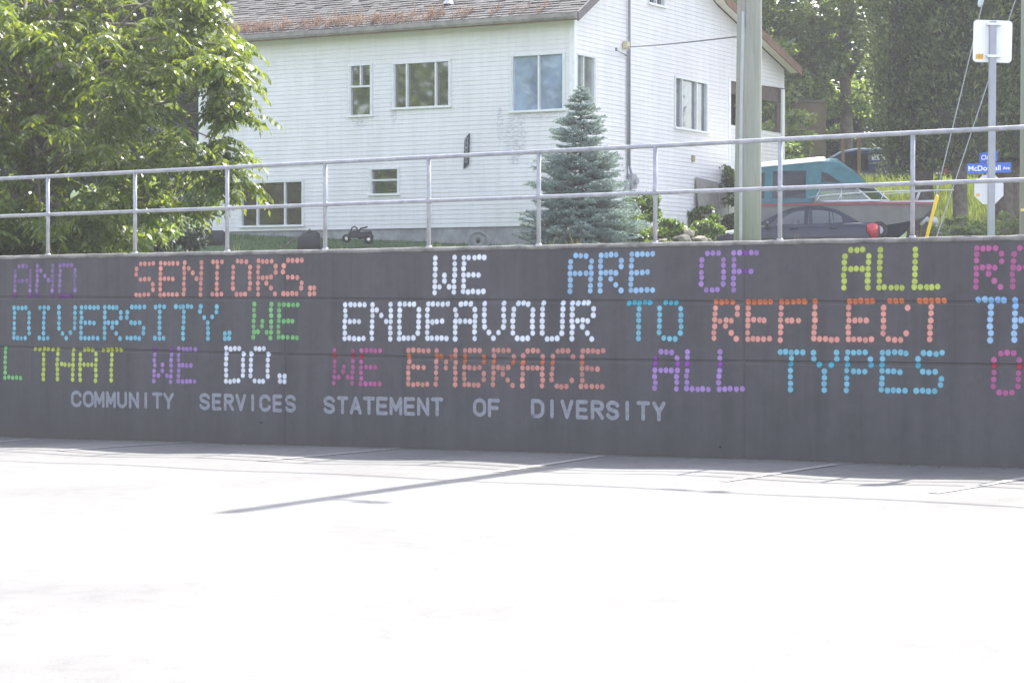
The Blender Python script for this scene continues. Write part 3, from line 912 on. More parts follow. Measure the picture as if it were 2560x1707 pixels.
# plywood sheet against the gable foundation
pb = MB()
pp = [hgp(*p) for p in ((1734, 443), (1787, 456), (1785, 523), (1733, 520))]
org = HOUSE_M @ Vector((.12, pp[3][0], pp[3][1]))
pb = MB(org)
pb.fill([[p for p in pp]], lambda u, z, d: HOUSE_M @ Vector((.05 + (pp[0][1] - z) * .12 + d, u, z)), .02)
ply = pb.build("plywood_sheet", plain("grey_plywood", (.26, .25, .23), .8, .25, 3))
ply.location = org
tag(ply, "grey plywood sheet leaning against the gable side of the white house", "plywood sheet")

# ------------------------------------------------------------------ foliage
def unit(v): return v / np.maximum(np.linalg.norm(v, axis=-1, keepdims=True), 1e-9)
def leaf_quads(base, d, L, Wd, fold=.25, rng=RNG):
    """one folded diamond leaf per row: base point, direction, length, width"""
    n = len(base); d = unit(d)
    r = unit(np.cross(d, np.array([0, 0, 1.0]) + rng.normal(0, .55, (n, 3))))
    up = np.cross(r, d)
    L = np.broadcast_to(L, (n,))[:, None]; Wd = np.broadcast_to(Wd, (n,))[:, None]
    mid = base + d * L * .45
    v = np.stack([base, mid + r * Wd * .5 + up * Wd * fold, base + d * L, mid - r * Wd * .5 + up * Wd * fold], 1)
    return v.reshape(-1, 3), np.arange(n * 4).reshape(-1, 4)
def join(parts):
    vs, fs, o = [], [], 0
    for v, f in parts:
        vs.append(v); fs.append(f + o); o += len(v)
    return np.concatenate(vs), np.concatenate(fs)
def ball_pts(n, rng=RNG, hollow=.5):
    p = unit(rng.normal(size=(n, 3)))
    return p * (hollow + (1 - hollow) * rng.random((n, 1)) ** .6)

def crown_cloud(center, rad, nclump, nleaf, L, Wd, rng, droop=.25, clump_r=.25, flat=.5):
    """clumps of leaves filling an uneven ellipsoid"""
    c = np.array(center); rad = np.array(rad)
    cc = ball_pts(nclump, rng, .35) * rad + c + rng.normal(0, .08, (nclump, 3)) * rad
    cr = clump_r * rad.mean() * (.6 + .8 * rng.random(nclump))
    idx = rng.integers(0, nclump, nleaf)
    off = ball_pts(nleaf, rng, .45)
    off[:, 2] *= flat
    p = cc[idx] + off * cr[idx][:, None]
    d = unit(off) * .8 + rng.normal(0, .5, (nleaf, 3)); d[:, 2] -= droop
    s = .7 + .6 * rng.random(nleaf)
    return leaf_quads(p, d, L * s, Wd * s, .2, rng)

def limbs(mb, base, tips, r0, rng):
    for tp in tips:
        tp = Vector(tp); b = Vector(base)
        m1 = b.lerp(tp, .35) + Vector((0, 0, (tp - b).length * .12)); m2 = b.lerp(tp, .7) + Vector((0, 0, (tp - b).length * .10))
        mb.tube([b, m1, m2, tp], [r0, r0 * .7, r0 * .45, r0 * .15], 6)

def pieces(o_mb, name, mat, parent): return o_mb.build(name, mat, parent, True)

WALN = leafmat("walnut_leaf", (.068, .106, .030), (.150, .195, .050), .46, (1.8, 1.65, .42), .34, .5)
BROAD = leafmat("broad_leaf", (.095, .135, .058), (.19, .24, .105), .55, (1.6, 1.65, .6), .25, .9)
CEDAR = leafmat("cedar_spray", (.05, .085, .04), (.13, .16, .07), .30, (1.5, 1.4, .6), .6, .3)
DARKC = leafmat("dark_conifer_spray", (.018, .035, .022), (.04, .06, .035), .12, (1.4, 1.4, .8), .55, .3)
SPRUCE = leafmat("blue_needles", (.18, .24, .24), (.35, .42, .41), .2, (1.3, 1.3, 1.0), .55, .35)
SHRUB = leafmat("shrub_leaf", (.06, .11, .025), (.13, .19, .05), .38, (1.6, 1.6, .5), .4, .45)
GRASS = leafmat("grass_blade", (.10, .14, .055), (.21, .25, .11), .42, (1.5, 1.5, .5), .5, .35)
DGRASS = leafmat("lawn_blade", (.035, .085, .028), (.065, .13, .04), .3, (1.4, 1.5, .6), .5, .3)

# --- the big compound-leaved tree on the left
YT = 37.0
rng = np.random.default_rng(11)
tp_ = U(40, 640, YT + .6)
wt = empty("walnut_tree", (tp_.x, tp_.y, terr(tp_.x, tp_.y)), "big bright green tree with long drooping compound leaves left of the white house", "tree")
WTO = np.array(wt.location)
poly = [(-260, -190), (330, -170), (560, -120), (535, 50), (590, 78), (605, 92), (610, 150), (612, 165), (605, 232), (615, 240), (560, 230), (500, 175), (440, 185), (400, 235), (440, 330),
        (500, 350), (545, 370), (560, 410), (545, 470), (505, 520), (440, 540), (385, 570), (350, 640), (-260, 640)]
def inside(x, y):
    c = False; n = len(poly)
    for i in range(n):
        x1, y1 = poly[i]; x2, y2 = poly[i - 1]
        if (y1 > y) != (y2 > y) and x < (x2 - x1) * (y - y1) / (y2 - y1) + x1: c = not c
    return c
clumps = []
tries = 0
while len(clumps) < 250 and tries < 9000:
    tries += 1
    x = rng.uniform(-260, 690); y = rng.uniform(-190, 640)
    if not inside(x, y): continue
    if 300 < x < 420 and y < 45: continue
    dep = rng.normal(0, 1.2)
    if any((x - a) ** 2 + (y - b_) ** 2 < 32 ** 2 and abs(dep - c_) < 1.0 for a, b_, c_ in clumps): continue
    clumps.append((x, y, dep))
clumps += [(600, 112, -.3), (608, 150, .0), (606, 190, -.3), (600, 110, -.2), (600, 255, -.6), (605, 268, -.6), (625, 285, -.7), (612, 296, -.6), (580, 290, -.5), (545, 235, -.3), (585, 360, -1), (560, 370, -1.1), (600, 395, -1),
           (560, 470, -1.2), (600, 455, -1.3), (605, 448, -1.3), (622, 468, -1.3), (520, 500, -.8), (480, 30, .2), (515, 20, .2), (520, 60, 0), (560, 180, 0), (600, 200, -.2)]
clumps = [(x - 26 * max(0, (x - 480) / 130), y, d_) for x, y, d_ in clumps]
cl = np.array([U(x, y, YT + d_) for x, y, d_ in clumps])
nl = 11
leafs = []
tip = rng.random(len(cl)) < 2
nC = len(cl) * nl
cb = np.repeat(cl, nl, 0) + rng.normal(0, .09, (nC, 3)) * np.array([1, 1, .8])
az = (np.tile(np.arange(nl), len(cl)) * 2.4 + np.repeat(rng.uniform(0, 6.28, len(cl)), nl)) + rng.normal(0, .25, nC); el = rng.uniform(-.05, .75, nC)
Lr = rng.uniform(.36, .58, nC)
hdir = np.stack([np.cos(az), np.sin(az), np.zeros(nC)], 1)
sdv = np.stack([-np.sin(az), np.cos(az), np.zeros(nC)], 1)
roll = rng.normal(0, .18, nC)[:, None]
sdv = sdv * np.cos(roll) + np.array([0, 0, 1.0]) * np.sin(roll)
parts_ = []
NP = 8
for k in range(NP + 1):
    tt = .16 + .84 * k / NP
    pos = cb + hdir * (Lr * tt * np.cos(el))[:, None] + np.array([0, 0, 1.0]) * (Lr * (tt * np.sin(el) - .62 * tt ** 2))[:, None]
    tan = hdir * np.cos(el)[:, None] + np.array([0, 0, 1.0]) * (np.sin(el) - 1.24 * tt)[:, None]
    sides = (1, -1) if k < NP else (0,)
    for sg in sides:
        d = sdv * sg * .85 + tan * .40 + np.array([0, 0, -1.0]) * (.30 + .35 * rng.random((nC, 1))) + rng.normal(0, .06, (nC, 3))
        s_ = rng.uniform(.82, 1.15, nC) * (1 - .35 * abs(tt - .6))
        parts_.append(leaf_quads(pos, d, .155 * s_, .060 * s_, .10, rng))
# leaf stalks, thin strips
st = np.stack([cb, cb + hdir * (Lr * .5 * np.cos(el))[:, None] + np.array([0, 0, 1.0]) * (Lr * (.5 * np.sin(el) - .155))[:, None],
               cb + hdir * (Lr * np.cos(el))[:, None] + np.array([0, 0, 1.0]) * (Lr * (np.sin(el) - .62))[:, None]], 1)
w_ = np.array([0, 0, .004])
for a_, b2 in ((0, 1), (1, 2)):
    q = np.stack([st[:, a_] - w_, st[:, b2] - w_, st[:, b2] + w_, st[:, a_] + w_], 1).reshape(-1, 3)
    parts_.append((q, np.arange(len(q)).reshape(-1, 4)))
v_, f_ = join(parts_)
np_mesh("crown", v_ - WTO, f_, WALN, wt)
mb = MB(wt.location)
b0 = Vector(wt.location)
mb.tube([b0 - Vector((0, 0, .3)), b0 + Vector((.1, 0, 1.2)), b0 + Vector((.4, .1, 2.6)), b0 + Vector((.5, .2, 4.4))], [.24, .19, .16, .08], 10)
mb.build("trunk", BARK, wt, True)
mb = MB(wt.location)
sel = rng.choice(len(cl), 46, replace=False)
for i in sel:
    st_ = b0 + Vector((rng.uniform(0, .4), rng.uniform(-.1, .2), rng.uniform(1.0, 3.6)))
    limbs(mb, st_, [cl[i]], .05, rng)
mb.build("limbs", plain("limb_bark", (.20, .18, .14), .85, .3, 9), wt, True)

def tree(name, tx, ty, Y, rad, label, mat, nclump, nleaf, L, Wd, seed, trunk_r=.22, group=None, lobes=None, flat=.5, cat="tree"):
    rg = np.random.default_rng(seed)
    c = U(tx, ty, Y)
    t_ = empty(name, (c.x, c.y, terr(c.x, c.y)), label, cat, group)
    o_ = np.array(t_.location)
    pr = []
    for (dx, dz, k) in (lobes or [(0, 0, 1)]):
        pr.append(crown_cloud((c.x + dx, c.y + rg.normal(0, .4), c.z + dz), np.array(rad) * k, int(nclump * k), int(nleaf * k * k), L, Wd, rg, flat=flat))
    v, f = join(pr)
    np_mesh("crown", v - o_, f, mat, t_)
    mb = MB(t_.location); b = Vector(t_.location)
    mb.tube([b - Vector((0, 0, .4)), b.lerp(c, .4) + Vector((.1, 0, 0)), c, c + Vector((0, 0, rad[2] * .6))], [trunk_r * 1.2, trunk_r, trunk_r * .7, trunk_r * .2], 10)
    for k in range(7):
        d = Vector(ball_pts(1, rg)[0] * np.array(rad) * .8)
        limbs(mb, b.lerp(c, rg.uniform(.5, .95)), [c + d], trunk_r * .4, rg)
    mb.build("trunk", BARK, t_, True)
    return t_
tree("broadleaf_tree", 1905, 95, 74, (2.7, 2.4, 2.9), "glossy broadleaf tree right behind the porch of the white house", BROAD, 46, 7600, .18, .12, 21, lobes=[(0, 0, 1), (1.6, 1.9, .7), (-1.2, 1.0, .7), (1.5, -1.3, .5)])
tree("broadleaf_tree", 2110, 60, 76, (2.6, 2.4, 3.2), "glossy broadleaf tree between the porch tree and the tall cedars", BROAD, 46, 7600, .18, .12, 22, lobes=[(0, 0, 1), (-1.3, -1.5, .6), (1.0, 1.9, .7)])
tree("broadleaf_tree", 1770, -60, 80, (3.0, 2.5, 3.2), "broadleaf tree showing above the red-brown rake board of the house", BROAD, 40, 8000, .22, .14, 23, lobes=[(0, 0, 1)])
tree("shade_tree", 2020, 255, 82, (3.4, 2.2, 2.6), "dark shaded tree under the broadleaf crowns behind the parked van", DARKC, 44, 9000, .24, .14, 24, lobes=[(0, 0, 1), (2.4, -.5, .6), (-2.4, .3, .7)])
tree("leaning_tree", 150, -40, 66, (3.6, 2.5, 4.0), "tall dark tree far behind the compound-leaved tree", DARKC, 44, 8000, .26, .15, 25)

def conifer(name, tx, Y, rx, z0, z1, label, mat, n, seed, top=.35, L=.24, Wd=.10, trunkr=.28, group=None, ry=None, fork=None, tzb=None):
    rg = np.random.default_rng(seed)
    X = (tx - CX) / F * Y
    zb = terr(X, Y)
    t_ = empty(name, (X, Y, zb), label, "tree", group)
    o_ = np.array(t_.location); ry = ry or rx
    # tufts on a ragged column
    nt_ = n // 14
    h = rg.random(nt_) ** .9; a = rg.uniform(0, 2 * np.pi, nt_)
    prof = np.minimum(1, (1 - h) / (1 - top)) ** .6 * (1 - .35 * np.exp(-h * 14))
    lump = 1 + .10 * np.sin(a * 3 + h * 9) + .12 * np.sin(a * 5 - h * 23 + 1) + rg.normal(0, .06, nt_)
    rr_ = prof * lump * np.where(rg.random(nt_) < .3, .82, 1)
    cpt = np.stack([X + np.cos(a) * rx * rr_, Y + np.sin(a) * ry * rr_, z0 + (z1 - z0) * h], 1)
    idx = np.repeat(np.arange(nt_), 14); m_ = len(idx)
    off = rg.normal(0, .15, (m_, 3)) * np.array([1, 1, 1.5])
    p = cpt[idx] + off
    out = np.stack([np.cos(a), np.sin(a), np.zeros(nt_)], 1)[idx]
    d = out * .6 + np.array([0, 0, .55]) + rg.normal(0, .45, (m_, 3))
    s_ = rg.uniform(.6, 1.2, m_)
    v, f = leaf_quads(p, d, L * s_, Wd * s_, .1, rg)
    np_mesh("crown", v - o_, f, mat, t_)
    mb = MB(t_.location)
    mb.tube([(X, Y, zb - .4), (X + .05, Y, (zb + z0) / 2), (X, Y, z0 + .6), (X, Y, z1 - .8)], [trunkr * 1.25, trunkr, trunkr * .9, .05], 10)
    for fx in (fork or []):
        mb.tube([(X + fx * .3, Y, zb + .2), (X + fx * .7, Y - .1, (zb + z0) / 2), (X + fx, Y, z0 + .8)], [trunkr * .6, trunkr * .5, trunkr * .4], 8)
    # inner dead wood so that the column is dense
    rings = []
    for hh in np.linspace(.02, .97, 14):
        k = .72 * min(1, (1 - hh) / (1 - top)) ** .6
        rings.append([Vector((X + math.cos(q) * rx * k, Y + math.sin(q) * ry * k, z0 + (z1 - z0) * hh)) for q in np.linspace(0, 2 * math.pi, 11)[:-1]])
    mb.build("trunk", BARK, t_, True)
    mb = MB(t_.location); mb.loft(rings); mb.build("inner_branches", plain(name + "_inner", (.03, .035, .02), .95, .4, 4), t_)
    return t_
conifer("cedar_tree", 2300, 60.0, 1.21, 5.2, 14.5, "dense dark green cedar column directly right of the parked van", CEDAR, 26000, 31, trunkr=.33, L=.17, Wd=.07)
conifer("cedar_tree", 2505, 60.3, 1.35, 5.3, 14.5, "dense dark green cedar column with forked trunk behind the street name signs", CEDAR, 28000, 32, trunkr=.30, L=.17, Wd=.07, fork=[.45])
conifer("cedar_tree", 2395, 58.6, 1.0, 5.2, 15.0, "dark green cedar column standing between the forked cedar and the van cedar", CEDAR, 18000, 33, trunkr=.2, L=.18, Wd=.075)
conifer("cedar_tree", 2690, 62, 1.4, 5.2, 15.0, "dark green cedar column farthest from the house, at the edge by the wooden pole", CEDAR, 12000, 34, L=.2, Wd=.08)
tree("shade_tree", 110, 400, 63, (3.6, 2.0, 2.2), "low dark tree behind the trunk of the compound-leaved tree", DARKC, 44, 8000, .26, .15, 28)
conifer("dark_conifer", 430, 68, 2.3, 3.6, 16, "very dark conifer behind the left end of the white house", DARKC, 20000, 35, top=.2, L=.3, Wd=.11)
conifer("dark_conifer", 545, 74, 2.2, 4.2, 17, "dark conifer showing above the left end of the shingle roof", DARKC, 14000, 36, top=.2, L=.3, Wd=.11)

# far wood that closes the view
rng = np.random.default_rng(41)
n = 62000
p = np.stack([rng.uniform(-34, 42, n), rng.uniform(96, 106, n), rng.uniform(3, 24, n)], 1)
p[:, 2] += 1.5 * np.sin(p[:, 0] * .7)
lump = np.sin(p[:, 0] * 1.1) * np.sin(p[:, 2] * .9 + p[:, 0] * .3)
p[:, 1] -= 1.6 * lump
v_, f_ = leaf_quads(p, rng.normal(0, 1, (n, 3)) + np.array([0, -.4, -.3]), rng.uniform(.5, .95, n), rng.uniform(.35, .6, n), .2, rng)
tag(np_mesh("far_wood", v_, f_, DARKC), "dense dark wood on the rise behind the house and the cedars", "woods", kind="stuff")

# leafy belt across the lot, beyond the left edge: the front windows mirror it
n = 30000
p = np.stack([rng.uniform(-80, -34, n), rng.uniform(-2, 42, n), rng.uniform(.5, 21, n)], 1)
p[:, 2] *= .75 + .3 * np.sin(p[:, 0] * .35 + p[:, 1] * .4)
v_, f_ = leaf_quads(p, rng.normal(0, 1, (n, 3)), rng.uniform(.5, .9, n), rng.uniform(.35, .6, n), .2, rng)
tag(np_mesh("woods_across_lot", v_, f_, BROAD), "green leafy belt of trees mirrored in the front windows", "woods", kind="stuff")
# --- blue spruce before the house corner
YS = 46.5
bs = U(1452, 600, YS)
zb = terr(bs.x, bs.y)
sp = empty("blue_spruce", (bs.x, bs.y, zb), "young blue spruce with tiered branches in front of the house corner", "tree")
SO = np.array(sp.location)
rng = np.random.default_rng(51)
ztip = U(1452, 208, YS).z
H_ = ztip - zb
segs = []; woods = MB(sp.location)
woods.tube([(bs.x, bs.y, zb - .1), (bs.x, bs.y, zb + H_ * .5), (bs.x, bs.y, ztip - .02)], [.07, .04, .008], 8)
nb_, nd_, ll = [], [], []
def twig(a, b, dens=1.0, nl_=.038):
    L = np.linalg.norm(b - a); k = max(4, int(L * 300 * dens))
    tt = rng.random(k)
    p = a + (b - a) * tt[:, None]
    ax = (b - a) / L
    d = unit(rng.normal(0, 1, (k, 3))); d = unit(d + ax * .7 + np.array([0, 0, .35]))
    nb_.append(p); nd_.append(d); ll.append(nl_ * rng.uniform(.8, 1.25, k))
tiers = 19
for ti in range(tiers):
    h = 1 - (1 - .965) - .0 if False else ti / (tiers - 1)
    zz = zb + .12 + (H_ - .30) * h ** .92
    rb = 1.42 * (1 - h) ** .83 + .10
    if ti in (6, 11): rb *= .82
    nbv = int(13 + 17 * (1 - h))
    for k in range(nbv):
        a_ = 2 * math.pi * (k + rng.random() * .7) / nbv + ti
        Lb = rb * rng.uniform(.62, 1.12)
        if rng.random() < .07: Lb *= 1.15
        dr = -.20 + .34 * h
        o_ = np.array([math.cos(a_), math.sin(a_), 0])
        base = np.array([bs.x, bs.y, zz + rng.normal(0, .05)])
        mid = base + o_ * Lb * .6 + np.array([0, 0, Lb * (dr - .10)])
        end = base + o_ * Lb + np.array([0, 0, Lb * (dr + .06)])
        woods.tube([base, mid, end], [.014, .009, .003], 4, False)
        sd_ = np.array([-o_[1], o_[0], 0])
        nt_ = max(4, int(Lb * 13))
        for q in range(nt_):
            tq = .22 + .78 * q / nt_
            pt = base * (1 - tq) ** 2 + mid * 2 * tq * (1 - tq) + end * tq ** 2
            lt = (.10 + .30 * Lb * (1 - tq)) * rng.uniform(.7, 1.2)
            sgn = 1 if q % 2 else -1
            twig(pt, pt + (o_ * .75 + sd_ * sgn * .75 + np.array([0, 0, rng.uniform(-.12, .2)])) * lt)
        twig(base + (end - base) * .3 + np.array([0, 0, Lb * .0 - .03]), end, .8)
        twig(mid, end, 1.2)
top = np.array([bs.x, bs.y, ztip])
twig(top - np.array([0, 0, .45]), top, 1.2, .035)
nb_ = np.concatenate(nb_); nd_ = np.concatenate(nd_); ll = np.concatenate(ll)
r_ = unit(np.cross(nd_, rng.normal(0, 1, nd_.shape))) * .0075
v_ = np.stack([nb_ - r_, nb_ + r_, nb_ + nd_ * ll[:, None]], 1).reshape(-1, 3)
print("needles", len(nb_))
np_mesh("needles", v_ - SO, np.arange(len(v_)).reshape(-1, 3), SPRUCE, sp)
woods.build("trunk", BARK, sp)

# --- shrubs, ivy, hedge
def shrub(name, tx, ty, Y, rad, label, mat, nc, nlf, L, Wd, seed, cat="shrub"):
    rg = np.random.default_rng(seed); c = U(tx, ty, Y)
    zb = min(terr(c.x, c.y), c.z - rad[2] * .7)
    t_ = empty(name, (c.x, c.y, zb), label, cat)
    v, f = crown_cloud(c, rad, nc, nlf, L, Wd, rg, clump_r=.3)
    np_mesh("foliage", v - np.array(t_.location), f, mat, t_)
    mb = MB(t_.location)
    for k in range(7):
        d = Vector(ball_pts(1, rg)[0] * np.array(rad) * .7)
        mb.tube([Vector((c.x, c.y, zb - .1)), Vector((c.x, c.y, c.z - rad[2] * .4)) + d * .4, c + d], [.025, .018, .006], 5)
    mb.build("stems", BARK, t_)
    return t_
shrub("garden_shrub", 1600, 530, 50, (.42, .5, .42), "yellow-green shrub right of the blue spruce under the gable wall", SHRUB, 20, 2400, .10, .05, 61)
shrub("garden_shrub", 1660, 578, 49, (.5, .4, .22), "low leafy plant among the stones left of the dark sedan", SHRUB, 18, 1800, .09, .05, 62)
shrub("garden_shrub", 1745, 580, 50.5, (.6, .5, .25), "low green plant at the foot of the gable foundation", SHRUB, 18, 1800, .09, .05, 63)
shrub("ivy", 1800, 500, 59.6, (.46, .5, 1.0), "ivy climbing beside the plywood sheet at the gable corner", SHRUB, 26, 3200, .11, .08, 64, "climber")
shrub("ivy", 1757, 548, 57.6, (.42, .3, .40), "ivy spreading over the gable foundation below the plywood", SHRUB, 18, 1800, .10, .07, 65, "climber")
shrub("ivy", 1812, 572, 58.5, (.42, .4, .42), "ivy tangle at the foot of the thick wooden pole, left of it", SHRUB, 22, 2400, .10, .07, 74, "climber")
shrub("garden_shrub", 1580, 575, 47.5, (.45, .4, .35), "leafy weeds right at the skirt of the blue spruce", SHRUB, 20, 2000, .08, .05, 75)
shrub("understory_bush", 1952, 345, 70, (.8, 1.0, 1.3), "bush lit by the sun just right of the porch post", BROAD, 24, 3000, .17, .10, 66, "bush")
shrub("understory_bush", 1930, 395, 67, (1.0, .8, .7), "low bush between the porch and the dark van", SHRUB, 20, 2400, .13, .07, 67, "bush")
shrub("understory_bush", 2140, 300, 80, (1.6, 1.0, 1.5), "shaded bush behind the van beside the cedar", BROAD, 22, 2600, .2, .12, 68, "bush")
shrub("lilac_bush", 300, 545, 40.5, (.95, .8, .75), "leafy bush with pale lit leaves under the compound-leaved tree", BROAD, 34, 4200, .11, .075, 69, "bush")
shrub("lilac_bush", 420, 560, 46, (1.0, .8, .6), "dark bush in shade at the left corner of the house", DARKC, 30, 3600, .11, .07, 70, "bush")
shrub("lilac_bush", 120, 590, 36.5, (1.3, .9, .55), "low dark bush behind the two leftmost railing posts", WALN, 34, 4200, .12, .06, 71, "bush")
shrub("low_hedge", 2425, 585, 55.5, (1.0, .5, .45), "low dark hedge in the shade of the cedars behind the square sign post", BROAD, 30, 4800, .07, .05, 72, "hedge")
shrub("low_hedge", 2540, 580, 56, (.7, .5, .5), "low dark hedge beside the wooden pole at the edge", BROAD, 24, 3200, .07, .05, 73, "hedge")

# --- grass
def grass(name, n, fn, hmin, hmax, mat, label, seed, wd=.012, lean=.25):
    rg = np.random.default_rng(seed)
    pts = []
    while len(pts) < n:
        p = fn(rg)
        if p is not None: pts.append(p)
    p = np.array(pts)
    d = rg.normal(0, lean, (n, 3)); d[:, 2] = 1; d = unit(d)
    h = rg.uniform(hmin, hmax, n)[:, None] * (.6 + .8 * rg.random((n, 1)) ** 2)
    s_ = unit(np.stack([rg.normal(0, 1, n), rg.normal(0, .6, n), np.zeros(n)], 1)) * wd
    v = np.stack([p - s_, p + s_, p + d * h], 1).reshape(-1, 3)
    return tag(np_mesh(name, v, np.arange(n * 3).reshape(-1, 3), mat), label, "grass", kind="stuff")
def f1(rg):
    X = rg.uniform(8.6, 18); Y = rg.uniform(59.5, 67.2)
    if X < 11.2 and Y < 60.5: return None
    return (X, Y, terr(X, Y) - .03)
grass("slope_grass", 60000, f1, .12, .36, GRASS, "tall sunlit grass on the slope under the van and cedars", 81, .013)
def f2(rg):
    X = rg.uniform(-14, 5); Y = rg.uniform(33, 57)
    if -((X - WP.x) * WN.x + (Y - WP.y) * WN.y) < .5: return None
    return (X, Y, terr(X, Y) - .02)
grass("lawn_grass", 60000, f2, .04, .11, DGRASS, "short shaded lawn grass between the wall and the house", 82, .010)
def f3(rg):
    X = rg.uniform(2.5, 8.5); Y = rg.uniform(46, 60)
    if HOUSE_M.inverted() @ Vector((X, Y, 0)) and (HOUSE_M.inverted() @ Vector((X, Y, 0))).x < .1: return None
    if X > 4.2 and Y < 57.5: return None
    return (X, Y, terr(X, Y) - .03)
grass("garden_weeds", 12000, f3, .05, .20, GRASS, "rough sunlit weeds along the gable side of the house", 83, .016, .5)
DRY = leafmat("dry_stem", (.20, .11, .09), (.27, .195, .145), .35, (1.2, 1.1, .9), .7, .2)
rng = np.random.default_rng(84)
pts = []
cxs = [(560, 18), (600, 24), (640, 22), (690, 18), (735, 8), (770, 20), (820, 24), (850, 14), (885, 12), (925, 22), (965, 18), (1000, 18), (1055, 16), (1082, 12), (1130, 6), (1155, 7), (1222, 5), (1345, 6), (1272, 3), (1300, 3)]
for (x, sdv_) in cxs:
    for k in range(int(sdv_ * 2.8)):
        u = ep(x + rng.normal(0, sdv_ * .6), 70)[0]; vv = rng.uniform(-.43, .05)
        pts.append(HOUSE_M @ Vector((u, vv, zroof(vv) + RT)))
p = np.array(pts); n = len(p)
d = rng.normal(0, .22, (n, 3)); d[:, 2] = 1; d = unit(d); h = rng.uniform(.05, .30, n)[:, None] * rng.uniform(.5, 1.1, (n, 1))
s_ = np.array(hx)[None, :] * .009
v1 = np.stack([p - s_, p + s_, p + d * h], 1).reshape(-1, 3)
q = np.repeat(p, 5, 0) + np.repeat(d * h, 5, 0) * rng.uniform(.35, 1, (n * 5, 1))
dd_ = rng.normal(0, 1, (n * 5, 3)); dd_[:, 2] += .5; dd_ = unit(dd_) * rng.uniform(.03, .08, (n * 5, 1))
v2 = np.stack([q - s_, q + s_, q + dd_], 1).reshape(-1, 3)
v_ = np.concatenate([v1, v2])
tag(np_mesh("roof_weeds", v_, np.arange(len(v_)).reshape(-1, 3), DRY), "dry reddish weeds growing along the eave of the shingle roof", "weeds", kind="stuff")

# ------------------------------------------------------------------ vehicles
CARGLASS = glassmat("car_glass", (.86, .90, .92), .08)
DARKGLASS = glassmat("dark_car_glass", (.12, .14, .16), .10)
CHROME = plain("chrome", (.6, .6, .62), .2, .05, 5, .9)
def carpaint(name, c):
    m, t, b, o = new_mat(name)
    n = noise(t, 2.5, 5, .65, coords(t))
    t.links.new(ramp(t, n, [(.3, c), (.75, tuple(x * 1.25 + .004 for x in c))]), b.inputs["Base Color"])
    b.inputs["Roughness"].default_value = .32; b.inputs["Metallic"].default_value = .15
    b.inputs["Coat Weight"].default_value = .25; b.inputs["Coat Roughness"].default_value = .1; b.inputs["Specular IOR Level"].default_value = .35
    return m

def vehicle(name, loc, rz, label, paint, L, hw, stations, cabin, belt, windows, glass, tumble, roofglass, wheels, wr, extras):
    """nose at -x; y = -hw is the near side. stations: (l, zbot, zbelt, ztop, half width)"""
    v = empty(name, loc, label, "car", "parked vehicles on the upper street", rz)
    X = lambda l: l - L / 2
    mb = MB(); rings = []
    for (l, zb, zs, zt, w) in stations:
        half = [(w * .86, zb), (w * .98, zb + .12), (w, (zb + zs) / 2 + .06), (w * .985, zs - .07), (w * .95, zs), (w * .72, zt - .01), (0, zt + .015)]
        ring = [Vector((X(l), -y, z)) for y, z in half] + [Vector((X(l), y, z)) for y, z in half[-2::-1]]
        rings.append(ring)
    mb.loft(rings); body = mb.build("body", paint, v, True)
    bz = lambda l: float(np.interp(l, [p[0] for p in belt], [p[1] for p in belt]))
    yw = lambda l, z: hw * .95 - max(0, z - bz(l)) * tumble
    mb = MB(); lo = [(l, z) for l, z in belt][::-1]
    for sg in (-1, 1):
        mb.fill([cabin + lo] + windows, lambda l, z, d: Vector((X(l), sg * (yw(l, z) - .0), z)))
    gls = [MB(), MB()]
    for i in range(len(cabin) - 1):
        (l0, z0), (l1, z1) = cabin[i], cabin[i + 1]
        q = [Vector((X(l0), -yw(l0, z0), z0)), Vector((X(l0), 0, z0 + .025)), Vector((X(l0), yw(l0, z0), z0)), Vector((X(l1), yw(l1, z1), z1)), Vector((X(l1), 0, z1 + .025)), Vector((X(l1), -yw(l1, z1), z1))]
        (gls[0 if i < len(cabin) / 2 else 1] if i in roofglass else mb).add(q, [(0, 1, 4, 5), (1, 2, 3, 4)])
    mb.build("cabin", paint, v)
    gls[0].build("windscreen", CARGLASS, v); gls[1].build("rear_window", CARGLASS, v)
    for sg in (-1, 1):
        for wdw in windows:
            g = MB(); g.fill([wdw], lambda l, z, d: Vector((X(l), sg * (yw(l, z) - .012), z)))
            g.build("window", glass, v)
    for l in wheels:
        for sg in (-1, 1):
            mb = MB(); y0 = sg * (hw - .20); y1 = sg * (hw + .012)
            prof = [(y0, wr * .6), (y0, wr), (y1 - sg * .03, wr), (y1, wr * .93), (y1, wr * .66)]
            rings = [[Vector((X(l) + math.cos(q) * r_, y, wr + math.sin(q) * r_)) for y, r_ in prof] for q in np.linspace(0, 2 * math.pi, 25)]
            mb.loft(rings, closed=False); wh = mb.build("wheel", RUBBER, v, True)
            mb = MB(); mb.tube([(X(l), y1 - sg * .03, wr), (X(l), y1 - sg * .01, wr)], wr * .66, 20); mb.build("rim", CHROME, wh)
    extras(v, X, yw)
    return v

